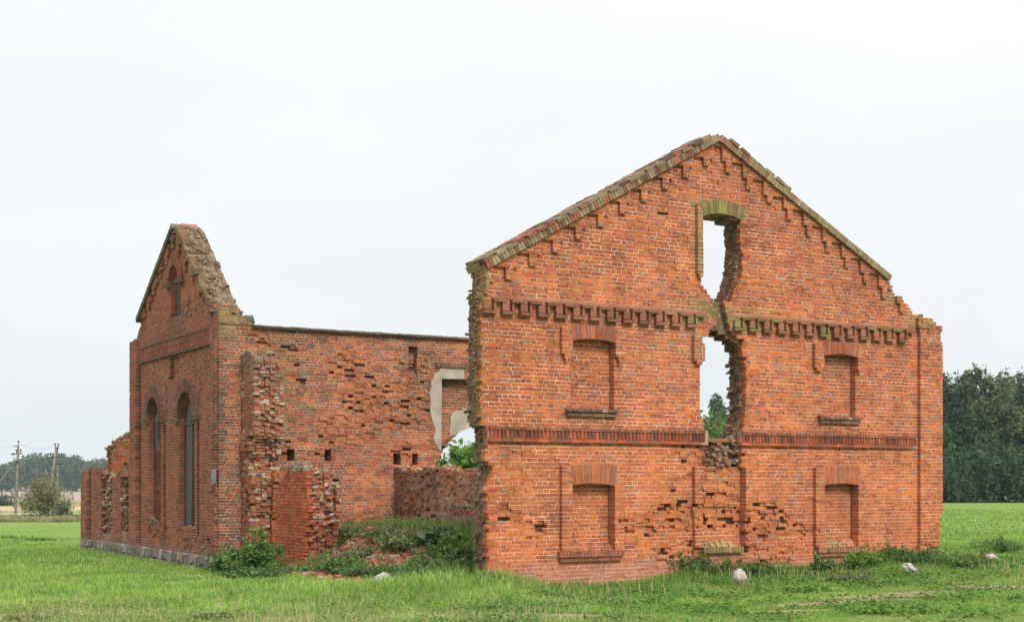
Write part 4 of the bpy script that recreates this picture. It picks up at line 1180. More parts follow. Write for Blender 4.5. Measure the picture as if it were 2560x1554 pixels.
# ------------------------------------------------------------------ grass
def dirtmask(x, y):
    m = np.zeros(len(x))
    for cx_, cy_, rx, ry, c in DIRT[:-2]:
        d = ((x - cx_) / rx) ** 2 + ((y - cy_) / ry) ** 2
        m = np.maximum(m, np.clip(1.5 - d, 0, 1))
    return m
def mcoord(x, y):
    dx, dy = x - M_O[0], y - M_O[1]
    return dx * M_E[0] + dy * M_E[1], dx * M_N[0] + dy * M_N[1]
def blades(x, y, h, w, lean, col, curve=.5):
    """5-vertex bent blades"""
    n = len(x); z = ground_z(x, y); a = RS.rand(n) * 6.283; la = RS.rand(n) * 6.283
    dx, dy = np.cos(a) * w / 2, np.sin(a) * w / 2
    lx, ly = np.cos(la) * lean * h, np.sin(la) * lean * h
    b0 = np.stack([x - dx, y - dy, z - .01], -1); b1 = np.stack([x + dx, y + dy, z - .01], -1)
    m0 = np.stack([x - dx * .8 + lx * .35, y - dy * .8 + ly * .35, z + h * .6], -1); m1 = np.stack([x + dx * .8 + lx * .35, y + dy * .8 + ly * .35, z + h * .6], -1)
    tp = np.stack([x + lx, y + ly, z + h * (1 - .25 * lean)], -1)
    V = np.stack([b0, b1, m0, m1, tp], 1).reshape(-1, 3)
    i = 5 * np.arange(n)[:, None]
    F4 = i + np.array([[0, 1, 3, 2]]); F3 = i + np.array([[2, 3, 4]])
    K = np.repeat(col, 5, axis=0).reshape(n, 5, 3) * np.array([.82, .82, 1.0, 1.0, 1.1]).reshape(1, 5, 1)
    return V, F4, F3, K.reshape(-1, 3)
GV, G4, G3, GK = [], [], [], []; goff = 0
def addg(t):
    global goff
    V_, a_, b_, k_ = t
    GV.append(V_); G4.append(a_ + goff); G3.append(b_ + goff); GK.append(k_); goff += len(V_)
def scatter(n, y0, y1, margin=1.12):
    # uniform on the ground inside the view wedge
    r = RS.rand(n); y = np.sqrt(y0 ** 2 + r * (y1 ** 2 - y0 ** 2)); x = RS.uniform(-1, 1, n) * y * (1280 / FPX) * margin
    return x, y
def gcol(x, y, u, v):
    n = len(x)
    a = fbm(x * .35, y * .35, 71); b = fbm(x * 1.3, y * 1.3, 77)
    g1 = np.array([.180, .350, .048]); g2 = np.array([.30, .45, .085]); g3 = np.array([.09, .235, .036]); dry = np.array([.46, .42, .20]); 
    t = np.clip((a - .35) * 3.2, 0, 1)[:, None]
    c = g1 * (1 - t) + g2 * t
    t2 = (np.clip((b - .50) * 4, 0, 1) * .75)[:, None]
    c = c * (1 - t2) + g3 * t2
    # yellowish, trodden verge near the camera and on the left
    dr = np.clip((20.6 - y) / 1.6 + (-x - 1) * .10, 0, 1) * .55 + .10
    dr = dr * np.clip(.4 + 1.3 * fbm(x * .9, y * 1.5, 83), 0, 1.4)
    isd = (RS.rand(n) < dr)[:, None]
    c = np.where(isd, dry * RS.uniform(.7, 1.2, (n, 1)), c)
    # darker, ranker growth at the foot of the walls
    w = (np.clip(1 - np.abs(v + .9) / 1.3, 0, 1) * ((u > -1) & (u < 12.5)) * .55)[:, None]
    c = c * (1 - w) + np.array([.08, .19, .03]) * w
    return c * RS.uniform(.7, 1.3, (n, 1))
def ghei(x, y, u, v):
    h = .055 + .10 * fbm(x * .5, y * .5, 91)
    lush = np.clip(1 - ((v + 1.0) / .9) ** 2, 0, 1) * np.clip((4.8 - u) / 1.2, 0, 1) * np.clip((u + 4.5) / 2, 0, 1)
    h = h + .26 * lush * (.6 + .6 * fbm(x, y, 95))
    foot = np.clip(1 - np.abs(v + .55) / .8, 0, 1) * ((u > 4) & (u < 12.5)); h = h + .20 * foot * (.3 + fbm(x * 1.2, y * 1.2, 97))
    mid = np.clip(1 - ((y - 24) / 3.0) ** 2, 0, 1) * (x < 0); h = h + .12 * mid
    h = h * np.clip((y - 16.5) / 5.0, .35, 1) * .74
    h = h * np.where((x > 1.5) & (v < -2.0), .5, 1)
    return h
def grass_pass(n, y0, y1, wid, hs=1.0, lean=.75):
    x, y = scatter(n, y0, y1); u, v = mcoord(x, y)
    ins = ((u > -.2) & (u < 12) & (v > -.03)) | ((u > -2.2) & (v > 1.6) & (u < 14) & (v < 30) & (u > -2))
    k = ~ins & (RS.rand(n) > dirtmask(x, y) * .97)
    x, y, u, v = x[k], y[k], u[k], v[k]
    h = ghei(x, y, u, v) * hs * RS.uniform(.5, 1.4, len(x))
    thin = RS.rand(len(x)) < np.clip(.55 + fbm(x * 1.1, y * 1.6, 99) * .9, 0, 1)
    x, y, u, v, h = x[thin], y[thin], u[thin], v[thin], h[thin]
    addg(blades(x, y, h, wid * RS.uniform(.6, 1.4, len(x)), RS.uniform(.2, 1, len(x)) * lean, gcol(x, y, u, v)))
grass_pass(92000, 17.2, 24, .011)
grass_pass(90000, 24, 33, .013)
grass_pass(60000, 33, 50, .020)
grass_pass(52000, 50, 95, .045, 1.0, .8)
def stalks(n, y0, y1, col, h, w, cond):
    x, y = scatter(n, y0, y1); u, v = mcoord(x, y); k = cond(x, y, u, v) & (v < -.1) & (fbm(x * .7, y * .7, 107) > .5); x, y = x[k], y[k]; n = len(x)
    addg(blades(x, y, h * RS.uniform(.6, 1.3, n), np.full(n, w), RS.uniform(.05, .5, n), np.array(col) * RS.uniform(.7, 1.2, (n, 1))))
stalks(5000, 17.5, 24, (.52, .43, .24), .17, .007, lambda x, y, u, v: (x < 2))
stalks(6000, 24, 40, (.50, .42, .22), .26, .012, lambda x, y, u, v: (v < -.2))
stalks(2200, 25, 33, (.20, .14, .08), .38, .014, lambda x, y, u, v: (v > -1.3) & (u > 3))
# rank grass on the rubble mound
u = RS.uniform(-1.6, 4.5, 26000); v = RS.uniform(-.3, 9.6, 26000)
x = M_O[0] + M_E[0] * u + M_N[0] * v; y = M_O[1] + M_E[1] * u + M_N[1] * v
k = (fbm(x * .9, y * .9, 44) < .56) & (((u < -.1) | (v > .75))); x, y = x[k], y[k]; n = len(x)
cc = np.array([.13, .24, .045]) * RS.uniform(.5, 1.5, (n, 1)); cc = np.where((RS.rand(n) < .25)[:, None], np.array([.34, .30, .14]) * RS.uniform(.7, 1.1, (n, 1)), cc)
addg(blades(x, y, .22 * RS.uniform(.4, 1.5, n) * (.4 + 1.2 * fbm(x * 1.3, y * 1.3, 45)), .015 * RS.uniform(.6, 1.4, n), RS.uniform(.2, 1, n), cc))
# broad low leaves (clover, plantain) on the right
def leaves_low(n, y0, y1, size, cond, col):
    x, y = scatter(n, y0, y1); u, v = mcoord(x, y); k = cond(x, y, u, v) & (v < -.05) & (RS.rand(n) > dirtmask(x, y)); x, y = x[k], y[k]; n = len(x)
    cl = fbm(x * 1.4, y * 1.4, 103) > .47; x, y = x[cl], y[cl]; n = len(x)
    z = ground_z(x, y) + RS.uniform(.03, .11, n); s_ = size * RS.uniform(.5, 1.3, n); a = RS.rand(n) * 6.283
    nrm = RS.uniform(-.5, .5, (n, 2))
    d1 = np.stack([np.cos(a), np.sin(a), nrm[:, 0]], -1) * s_[:, None]; d2 = np.stack([-np.sin(a), np.cos(a), nrm[:, 1]], -1) * s_[:, None] * .6
    c = np.stack([x, y, z], -1)
    V_ = np.stack([c - d1 - d2, c + d1 - d2, c + d1 + d2, c - d1 + d2, c + d1 * 1.3], 1).reshape(-1, 3)
    i = 5 * np.arange(n)[:, None]
    K = np.repeat(np.array(col) * RS.uniform(.6, 1.35, (n, 1)), 5, axis=0)
    addg((V_, i + np.array([[0, 1, 2, 3]]), i + np.array([[1, 4, 2]]), K))
leaves_low(60000, 17.2, 32, .026, lambda x, y, u, v: x > .5 - (24 - y) * .3, (.085, .19, .028))
leaves_low(26000, 17.2, 28, .020, lambda x, y, u, v: x < 1.0, (.14, .22, .045))
grass = mesh_obj('grass', np.concatenate(GV), [np.concatenate(G4), np.concatenate(G3)], M_GRASS, np.concatenate(GK)); grass['kind'] = 'stuff'

# ------------------------------------------------------------------ vegetation builders
def tube_pts(pts, radii, seg=6):
    V_, F_ = [], []
    for k, (p_, r_) in enumerate(zip(pts, radii)):
        d = Vector(pts[min(k + 1, len(pts) - 1)]) - Vector(pts[max(k - 1, 0)]); d.normalize()
        a = d.orthogonal().normalized(); b = d.cross(a)
        for s_ in range(seg):
            t_ = s_ / seg * 6.28318; V_.append(Vector(p_) + (a * math.cos(t_) + b * math.sin(t_)) * r_)
        if k:
            for s_ in range(seg):
                F_.append((seg * (k - 1) + s_, seg * (k - 1) + (s_ + 1) % seg, seg * k + (s_ + 1) % seg, seg * k + s_))
    return [tuple(v) for v in V_], F_
def tubes(name, lst, mat, parent=None, seg=6):
    Vs, Fs = [], []
    for pts, rad in lst:
        v, f = tube_pts(pts, rad, seg); o = len(Vs); Vs += v; Fs += [tuple(o + t for t in q) for q in f]
    me = bpy.data.meshes.new(name); me.from_pydata(Vs, [], Fs); me.update(); me.materials.append(mat)
    for p_ in me.polygons: p_.use_smooth = True
    ob = bpy.data.objects.new(name, me); return link(ob, parent)
def leafcloud(C, S, cols, up=.3):
    """diamond leaves at C with size S"""
    n = len(C); a = RS.normal(size=(n, 3)); a[:, 2] *= .6; a /= np.linalg.norm(a, axis=1, keepdims=True)
    b = RS.normal(size=(n, 3)); b -= (b * a).sum(1, keepdims=True) * a; b /= np.linalg.norm(b, axis=1, keepdims=True)
    S = S[:, None]
    V_ = np.stack([C - a * S, C - b * S * .5, C + a * S, C + b * S * .5], 1).reshape(-1, 3)
    F_ = 4 * np.arange(n)[:, None] + np.array([[0, 1, 2, 3]])
    return V_, F_, np.repeat(cols, 4, axis=0)
def blobs_points(rs, center, rad, nb, n, brad=.42, shape=1.0):
    """leaf points on the shells of lobes filling an ellipsoid"""
    c = np.array(center); r = np.array(rad)
    d = rs.normal(size=(nb, 3)); d /= np.linalg.norm(d, axis=1, keepdims=True)
    q = d * (rs.rand(nb, 1) ** .45) * .78
    if shape != 1.0: q[:, :2] *= np.clip(1 - shape * (q[:, 2:] * .5 + .5), .15, 1)
    br = brad * rs.uniform(.55, 1.2, nb)
    idx = rs.randint(0, nb, n)
    e = rs.normal(size=(n, 3)); e /= np.linalg.norm(e, axis=1, keepdims=True)
    rr = br[idx] * (rs.rand(n) ** .4) * rs.uniform(.85, 1.25, n)
    pts = q[idx] + e * rr[:, None]
    return c + pts * r, idx, q
def plant(name, x, y, h, w, n, leaf, colA, colB, label, cat, group=None, nb=9, zoff=0, stems=5, squash=1.0, seed=None, dep=None, twig=(.10, .08, .05)):
    rs = np.random.RandomState(seed or RS.randint(1 << 30)); z = float(ground_z(x, y)) + zoff
    root = empty(name, (x, y, z)); tag(root, label, cat, group)
    C, idx, q = blobs_points(rs, (x, y, z + h * .48), (w / 2, (dep or w) / 2, h * .5), int(nb * 1.5), n, .36)
    C += rs.normal(size=C.shape) * np.array([w, w, h]) * .035
    C[:, 2] = np.maximum(C[:, 2], z + .02)
    t_ = rs.rand(int(nb * 1.5))[idx][:, None] * .6 + rs.rand(n, 1) * .4
    cols = (np.array(colA) * (1 - t_) + np.array(colB) * t_) * rs.uniform(.75, 1.25, (n, 1))
    # loose shoots that break the outline
    sh = rs.rand(n) < .22; m_ = int(sh.sum()); ns_ = max(6, int(9 * w)); si = rs.randint(0, ns_, m_)
    sa = rs.rand(ns_) * 6.28; sx = rs.normal(size=(ns_, 2)) * w * .26; sl = h * rs.uniform(.7, 1.35, ns_); t1 = rs.rand(m_)[:, None]
    P0 = np.stack([x + sx[si, 0], y + sx[si, 1], np.full(m_, z)], -1); D = np.stack([np.cos(sa[si]) * w * .18, np.sin(sa[si]) * w * .18, sl[si]], -1)
    C[sh] = P0 + D * t1 ** .6 + rs.normal(size=(m_, 3)) * .03
    V_, F_, K = leafcloud(C, leaf * rs.uniform(.6, 1.4, n), cols)
    mesh_obj('foliage', V_, F_, M_LEAF, K, root)
    L_ = []
    for k in range(stems):
        a = rs.rand() * 6.28; e = (x + math.cos(a) * w * .3, y + math.sin(a) * w * .3, z + h * rs.uniform(.6, .95))
        L_.append(([(x + math.cos(a) * .05, y + math.sin(a) * .05, z - .03), ((x + e[0]) / 2 - .0, (y + e[1]) / 2, z + h * .5), e], [.012 + h * .006, .008 + h * .003, .003]))
    tubes('stem', L_, M_BARK, root, 4)
    return root
def tree(name, x, y, h, w, n, leaf, colA, colB, label, cat='tree', group=None, nb=34, cb=.18, shape=1.0, brad=.36, seed=1, trunk=.28, dead=0):
    rs = np.random.RandomState(seed); z = float(ground_z(x, y))
    root = empty(name, (x, y, z)); tag(root, label, cat, group)
    C, idx, q = blobs_points(rs, (x, y, z + h * (cb + 1) / 2), (w / 2, w / 2, h * (1 - cb) / 2), nb, n, brad, shape)
    t_ = (rs.rand(nb)[idx] * .8 + rs.rand(n) * .35)[:, None]
    cols = (np.array(colA) * (1 - t_) + np.array(colB) * t_) * rs.uniform(.8, 1.5, (n, 1))
    C[:, 2] = np.maximum(C[:, 2], z + .1)
    V_, F_, K = leafcloud(C, leaf * rs.uniform(.6, 1.4, n), cols)
    mesh_obj('crown', V_, F_, M_LEAF, K, root)
    L_ = [([(x, y, z - .3), (x + .1, y, z + h * .3), (x - .1, y, z + h * .65), (x, y, z + h * .93)], [trunk, trunk * .8, trunk * .45, trunk * .1])]
    for k in range(min(nb, 12)):
        b = np.array([x, y, z + h * (cb + 1) / 2]) + q[k] * np.array([w / 2, w / 2, h * (1 - cb) / 2])
        zz = max(z + h * .2, b[2] - h * .22)
        L_.append(([(x, y, min(zz, z + h * .85)), tuple((np.array([x, y, zz]) + b) / 2 + [0, 0, .2]), tuple(b)], [trunk * .35, trunk * .2, trunk * .06]))
    tubes('trunk', L_, M_BARK, root, 5)
    return root

# ---- right-hand wood -----------------------------------------------------
DKA, DKB = (.030, .062, .030), (.085, .115, .045)
wood = [  # px centre, distance, height, width, colours, label
    (2325, 140, 14.6, 9.5, (.028, .052, .030), (.060, .090, .042), 'tall dark leafy tree rising right beside the corner pilaster of the big gable'),
    (2395, 146, 14.8, 9.5, (.030, .062, .036), (.070, .100, .050), 'tall dark tree with a pointed top, second from the gable corner'),
    (2465, 142, 15.0, 10.5, (.050, .072, .034), (.120, .130, .060), 'tallest broad tree of the right wood with olive-brown crown'),
    (2535, 150, 14.6, 9.0, (.032, .060, .036), (.085, .115, .055), 'dark tree with open twiggy top near the photo edge'),
    (2600, 146, 14.2, 9.5, (.045, .070, .030), (.110, .125, .050), 'olive tree at the right end of the wood'),
    (2340, 132, 8.6, 6.0, (.030, .085, .024), (.075, .145, .040), 'fresh green lower tree against the gable corner'),
    (2500, 136, 10.6, 8.0, (.050, .072, .032), (.110, .120, .050), 'mid-height olive tree in front of the tall ones'),
    (2420, 134, 10.2, 8.0, (.032, .060, .030), (.075, .095, .042), 'mid-height dark tree in the middle of the right wood'),
    (2570, 134, 9.4, 7.5, (.050, .075, .032), (.12, .13, .05), 'mid-height yellowish olive tree at the photo edge'),
    (2250, 142, 14.2, 9.5, (.028, .060, .032), (.065, .105, .045), 'dark tree of the wood hidden behind the big gable'),
]
for k, (px, d, h, w, a, b, lab) in enumerate(wood):
    tree('leafy_tree', (px - CX) / FPX * d, d, h, w, 17000, .21, a, b, lab, group='trees of the right wood', seed=100 + k, nb=85, cb=.02, shape=.3, brad=.20)
low = [(2365, 128, 4.0, 5.0, 'low grey-green bush at the foot of the wood by the gable corner'), (2440, 129, 5.0, 6.0, 'largest grey-green bush in front of the right wood'), (2395, 127, 3.0, 4.0, 'smallest round bush at the wood edge'),
       (2500, 129, 4.4, 6.0, 'broad grey-green bush right of the largest bush'), (2560, 128, 4.0, 5.5, 'grey-green bush at the right photo edge')]
for k, (px, d, h, w, lab) in enumerate(low):
    plant('bush', (px - CX) / FPX * d, d, h, w, 7000, .20, (.035, .075, .036), (.085, .135, .062), lab, 'bush', 'bushes along the right wood', nb=26, seed=200 + k)
# trees seen through the gap in the gable
tree('round_tree', (1797 - CX) / FPX * 78, 78, 6.5, 6.0, 10000, .15, (.055, .115, .020), (.140, .205, .035), 'round bright green tree seen through the gap in the big gable', seed=301, nb=40, cb=.02, brad=.34)
tree('conifer', (1795 - CX) / FPX * 96, 96, 8.7, 5.2, 9000, .17, (.060, .105, .065), (.130, .175, .110), 'pale pointed tree behind the round tree in the gable gap', seed=302, nb=34, cb=.1, shape=.75, brad=.26)
tree('slim_tree', (1752 - CX) / FPX * 88, 88, 6.1, 3.0, 4500, .15, (.05, .10, .06), (.11, .16, .09), 'slim dark tree peeking at the left side of the gable gap', seed=303, nb=22, cb=.1, shape=.6)
tree('slim_tree', (1850 - CX) / FPX * 92, 92, 6.0, 3.6, 4500, .15, (.05, .10, .06), (.11, .16, .09), 'slim tree hidden at the right side of the gable gap', seed=304, nb=22, cb=.1, shape=.6)
# elder seen through the broken long wall
tree('elder_shrub', (1162 - CX) / FPX * 47, 47, 3.7, 2.6, 2600, .12, (.045, .115, .020), (.15, .26, .05), 'bright leafy elder seen through the break in the long wall', seed=305, nb=26, cb=.1, brad=.3, trunk=.05)
tree('willow', (1112 - CX) / FPX * 120, 120, 4.2, 3.0, 2200, .18, (.13, .19, .16), (.20, .26, .21), 'pale blue-green tree low behind the elder', seed=306, nb=18, cb=.1, shape=.7)

# ---- far forest on the left: one mass ----------------------------------
rs = np.random.RandomState(5)
FC, FS_, FK = [], [], []
for k in range(620):
    d = rs.uniform(640, 760); px = rs.uniform(-420, 700); x_ = (px - CX) / FPX * d
    hh = rs.uniform(13.5, 16.3) + 2.5 * math.sin(px * .011 + .4) + (d - 640) * .010 - (2.5 if px < 30 else 0); ww = rs.uniform(8, 12)
    n = 240
    C, idx, q = blobs_points(rs, (x_, d, float(ground_z(x_, d)) + hh * .5), (ww / 2, ww / 2, hh * .52), 9, n, .40, .35)
    kt = rs.rand(); base = np.array((.030, .060, .026)) * (1 - kt) + np.array((.085, .115, .045)) * kt
    FC.append(C); FS_.append(1.0 * rs.uniform(.5, 1.4, n)); FK.append(base * rs.uniform(.6, 1.4, (n, 1)))
V_, F_, K = leafcloud(np.concatenate(FC), np.concatenate(FS_), np.concatenate(FK))
tag(mesh_obj('forest', V_, F_, M_LEAF, K), 'long blue-green forest on the horizon at the left behind the power poles', 'forest', kind='stuff')

# ---- weed strip and bush by the poles ----------------------------------
def tall_grass(name, x0, x1, y0, y1, n, h, w, col, label):
    x = RS.uniform(x0, x1, n); y = RS.uniform(y0, y1, n)
    hh = h * RS.uniform(.5, 1.3, n) * (.6 + .8 * fbm(x * .3, y * .3, 7)); c = np.array(col) * RS.uniform(.6, 1.4, (n, 1))
    gsel = fbm(x * .25, y * .4, 15) > .55; c = np.where(gsel[:, None], np.array([.12, .19, .05]) * RS.uniform(.7, 1.3, (n, 1)), c)
    V_, a_, b_, K_ = blades(x, y, hh, w * RS.uniform(.6, 1.4, n), RS.uniform(.1, .6, n), c)
    tag(mesh_obj(name, V_, [a_, b_], M_GRASS, K_), label, 'grass', kind='stuff')
tall_grass('dry_grass', -62, -42.5, 134, 150, 16000, .5, .08, (.31, .27, .13), 'strip of tall dry grass round the power poles')
px2x = lambda px, d: (px - CX) / FPX * d
plant('bush', px2x(108, 146), 146, 4.1, 5.6, 6500, .13, (.16, .16, .06), (.30, .275, .125), 'rounded olive bush growing round the foot of the twin-legged pole', 'bush', nb=26, seed=410, stems=14)
plant('bush', px2x(160, 144), 144, 2.4, 2.8, 1600, .13, (.15, .16, .07), (.27, .26, .13), 'small sparse olive bush between the twin-legged pole and the ruin', 'bush', nb=10, seed=411)
plant('bush', px2x(12, 270), 270, 2.0, 4.6, 1500, .25, (.05, .085, .045), (.09, .125, .06), 'low dark green bush far out in the fields at the left edge', 'bush', nb=8, seed=412)

# ---- power poles ---------------------------------------------------------
def pole_shaft(name, a, b, r0, r1, parent, mat=None):
    return tubes(name, [([a, ((a[0] + b[0]) / 2, (a[1] + b[1]) / 2, (a[2] + b[2]) / 2), b], [r0, (r0 + r1) / 2, r1])], mat or M_CONC, parent, 8)
def at(px, py, d): return ((px - CX) / FPX * d, d, H + (HY - py) / FPX * d)
def insulator(p, parent):
    tubes('insulator', [([(p[0], p[1], p[2]), (p[0], p[1], p[2] + .16), (p[0], p[1], p[2] + .30), (p[0], p[1], p[2] + .42)], [.03, .03, .12, .08])], M_METAL, parent, 7)
d = 150
b0 = at(38.5, 1296, d)
po = empty('power_pole', b0); tag(po, 'single concrete power pole with a slanting brace and a whitewashed foot', 'power pole', 'power poles')
pole_shaft('shaft', at(38.5, 1298, d), at(45.8, 1111, d), .165, .12, po)
pole_shaft('whitewashed_foot', at(38.4, 1298, d), at(39.3, 1284, d), .185, .175, po, M_WHITE)
pole_shaft('brace', at(-36, 1256, d + 1), at(40, 1151, d), .14, .11, po)
pole_shaft('crossarm', at(36, 1133.8, d), at(53.5, 1132.8, d), .06, .06, po, M_METAL)
pole_shaft('crossarm', at(40.5, 1153, d - .2), at(48, 1153, d - .2), .10, .10, po, M_METAL)
pole_shaft('bracket', at(33, 1114, d), at(43, 1114.5, d), .04, .04, po, M_METAL)
pole_shaft('bracket', at(26, 1134, d), at(37, 1134, d), .03, .03, po, M_METAL)
for px_, py_ in ((41.5, 1132.5), (52, 1132), (46, 1110)): insulator(at(px_, py_, d), po)
for px_ in (31.5, 34.5):
    tubes('insulator', [([at(px_ - .8, 1134, d), at(px_ + .8, 1134, d)], [.12, .12])], M_METAL, po, 7)
po2 = empty('power_pole', at(142, 1290, d - 2)); tag(po2, 'twin-legged A-shaped concrete power pole standing in the olive bush', 'power pole', 'power poles')
pole_shaft('leg', at(117, 1290, d - 2), at(140.5, 1118, d), .16, .12, po2)
pole_shaft('leg', at(145, 1290, d + 1), at(142.6, 1118, d + .3), .16, .12, po2)
pole_shaft('cap', at(137.5, 1119, d), at(145.5, 1119.5, d), .13, .13, po2, M_METAL)
pole_shaft('crossarm', at(125.5, 1141.5, d - .3), at(155.5, 1142, d - .3), .07, .07, po2, M_METAL)
pole_shaft('crossarm', at(125.5, 1157.5, d - .3), at(157, 1159, d - .3), .07, .07, po2, M_METAL)
for px_, py_ in ((126.5, 1142), (132, 1142), (148, 1142.5), (154, 1142), (138, 1117), (146, 1118)): insulator(at(px_, py_, d - .3), po2)
def wire(a, b, sag, label):
    pts = []
    for k in range(13):
        t_ = k / 12; pts.append((a[0] + (b[0] - a[0]) * t_, a[1] + (b[1] - a[1]) * t_, a[2] + (b[2] - a[2]) * t_ - sag * 4 * t_ * (1 - t_)))
    tag(tubes('overhead_wire', [(pts, [.011] * 13)], M_METAL, None, 4), label, 'wire', 'overhead wires')
wire(at(-40, 1190, 170), at(300, 1203, 190), .4, 'thin wire low across the forest behind the poles')
wire(at(46, 1106, d), at(138, 1113, d), .5, 'topmost thin wire between the two power poles')
wire(at(52, 1130, d), at(126.5, 1139, d - .3), .6, 'thin wire between the crossarms of the two poles')
wire(at(-60, 1111, d), at(33, 1114, d), .3, 'thin wire leaving the single pole to the left edge')

# ---- boulders -------------------------------------------------------------
def boulder(px, py, sx, sy, sz, label, seed, col=None, dark=1.0, tilt=0.0, name='boulder', cat='boulder', group='pale boulders in the grass', sink=.35):
    rs = np.random.RandomState(seed); x, y = gp(px, py); z = float(ground_z(x, y))
    import bmesh
    bm = bmesh.new(); bmesh.ops.create_icosphere(bm, subdivisions=3, radius=1)
    off = rs.uniform(0, 10, 3)
    for v in bm.verts:
        p_ = v.co; nn = vnoise(p_.x * 1.3 + off[0], p_.y * 1.3 + p_.z + off[1], seed) + .5 * vnoise(p_.x * 3 + off[2], p_.z * 3 + p_.y, seed + 3)
        f = .72 + .42 * float(nn); q = Vector((round(p_.x * 1.6) / 1.6, round(p_.y * 1.6) / 1.6, round(p_.z * 1.6) / 1.6))
        v.co = (p_ * .68 + q * .32) * f
        v.co.x *= sx; v.co.y *= sy; v.co.z *= sz; v.co.z += v.co.x * tilt
    me = bpy.data.meshes.new(name); bm.to_mesh(me); bm.free(); me.materials.append(M_ROCK)
    o = bpy.data.objects.new(name, me); COL.objects.link(o); o.location = (x, y, z + sz * (1 - sink)); o.rotation_euler[2] = rs.rand() * 6
    tag(o, label, cat, group); return o
boulder(1847, 1460, .15, .14, .17, 'tall pale boulder standing in the grass below the central gap of the big gable', 11)
boulder(2277, 1432, .15, .12, .11, 'flat pale boulder half hidden in grass before the lower right corner of the gable', 12, tilt=.4)
boulder(2478, 1402, .16, .15, .09, 'small pale boulder alone in the meadow at the far right', 13)
boulder(957, 1470, .22, .18, .17, 'broad pinkish boulder lying in the lush grass in front of the rubble', 14)
boulder(556, 1413, .17, .13, .08, 'upper pale stone leaning beside the shrub at the arched wall corner', 15, tilt=.5, name='stone_block', cat='stone', group='loose stones by the arched wall')
boulder(543, 1424, .10, .10, .08, 'lower pale stone propped under a slanting slab', 16, tilt=.3, name='stone_block', cat='stone', group='loose stones by the arched wall')
boulder(568, 1421, .24, .10, .035, 'thin slanting stone slab among the loose stones', 17, tilt=.45, name='stone_slab', cat='stone', group='loose stones by the arched wall')
boulder(563, 1448, .07, .06, .045, 'small tan stone lying alone in the grass left of the rubble', 18, name='stone_block', cat='stone', group='loose stones by the arched wall')
boulder(1136, 1392, .09, .08, .05, 'small white stone on the rubble slope near the gable edge', 19, name='stone_block', cat='stone')

# ---- rubble in the broken wing ----------------------------------------
RB = Boxes(Plane(0, 0, 1, 0, 0, 1))
for _ in range(2300):
    u_ = random.uniform(-1.3, 2.8) if random.random() < .7 else random.uniform(-2.2, -.2); v_ = random.uniform(.6, 9.2) if random.random() < .5 else abs(random.gauss(0, 1)) * 2.2 + .8
    x_ = M_O[0] + M_E[0] * u_ + M_N[0] * v_; y_ = M_O[1] + M_E[1] * u_ + M_N[1] * v_
    if fbm(x_ * .9, y_ * .9, 44) < .42: continue
    s_ = random.uniform(.03, .11)
    k_ = pal_cols('frag' if random.random() < .25 else 'pale', 1, np.array([[.3, .25, .2, .25]]))[0] * .8
    R_ = rot_uz(random.uniform(-.7, .7)) @ rot_ud(random.uniform(-3, 3)) @ rot_dz(random.uniform(-.5, .5))
    RB.add((x_, y_, float(ground_z(x_, y_)) + s_ * .25), (s_, s_ * .55, s_ * .35), k_, R_, s_ * .2)
for _ in range(900):
    u_ = random.uniform(-.4, 12.3); v_ = -abs(random.gauss(0, .35)) - .03
    if fbm(np.array(u_ * .9), np.array(3.3), 45) < .45 and random.random() < .8: continue
    x_ = M_O[0] + M_E[0] * u_ + M_N[0] * v_; y_ = M_O[1] + M_E[1] * u_ + M_N[1] * v_
    s_ = random.uniform(.015, .06)
    RB.add((x_, y_, float(ground_z(x_, y_)) + s_ * .3), (s_, s_ * .6, s_ * .4), pal_cols('pale', 1, np.array([[.4, .25, .15, .2]]))[0] * .8, rot_uz(random.uniform(-.7, .7)) @ rot_ud(random.uniform(-3, 3)), s_ * .2)
tag(RB.obj('rubble', M_BRICK), 'spill of broken bricks and mortar in the collapsed side of the building', 'rubble', kind='stuff')
tag(tubes('dead_branch', [([(x_, y_, ground_z(x_, y_)), (x_ + .1, y_ - .1, 1.2), (x_ + .05, y_ - .1, 1.6)], [.03, .02, .01]) for x_, y_ in (gp(792, 1395),)] , M_BARK, None, 5), 'upright dead branch leaning on the end of the red wall fragment', 'branch')

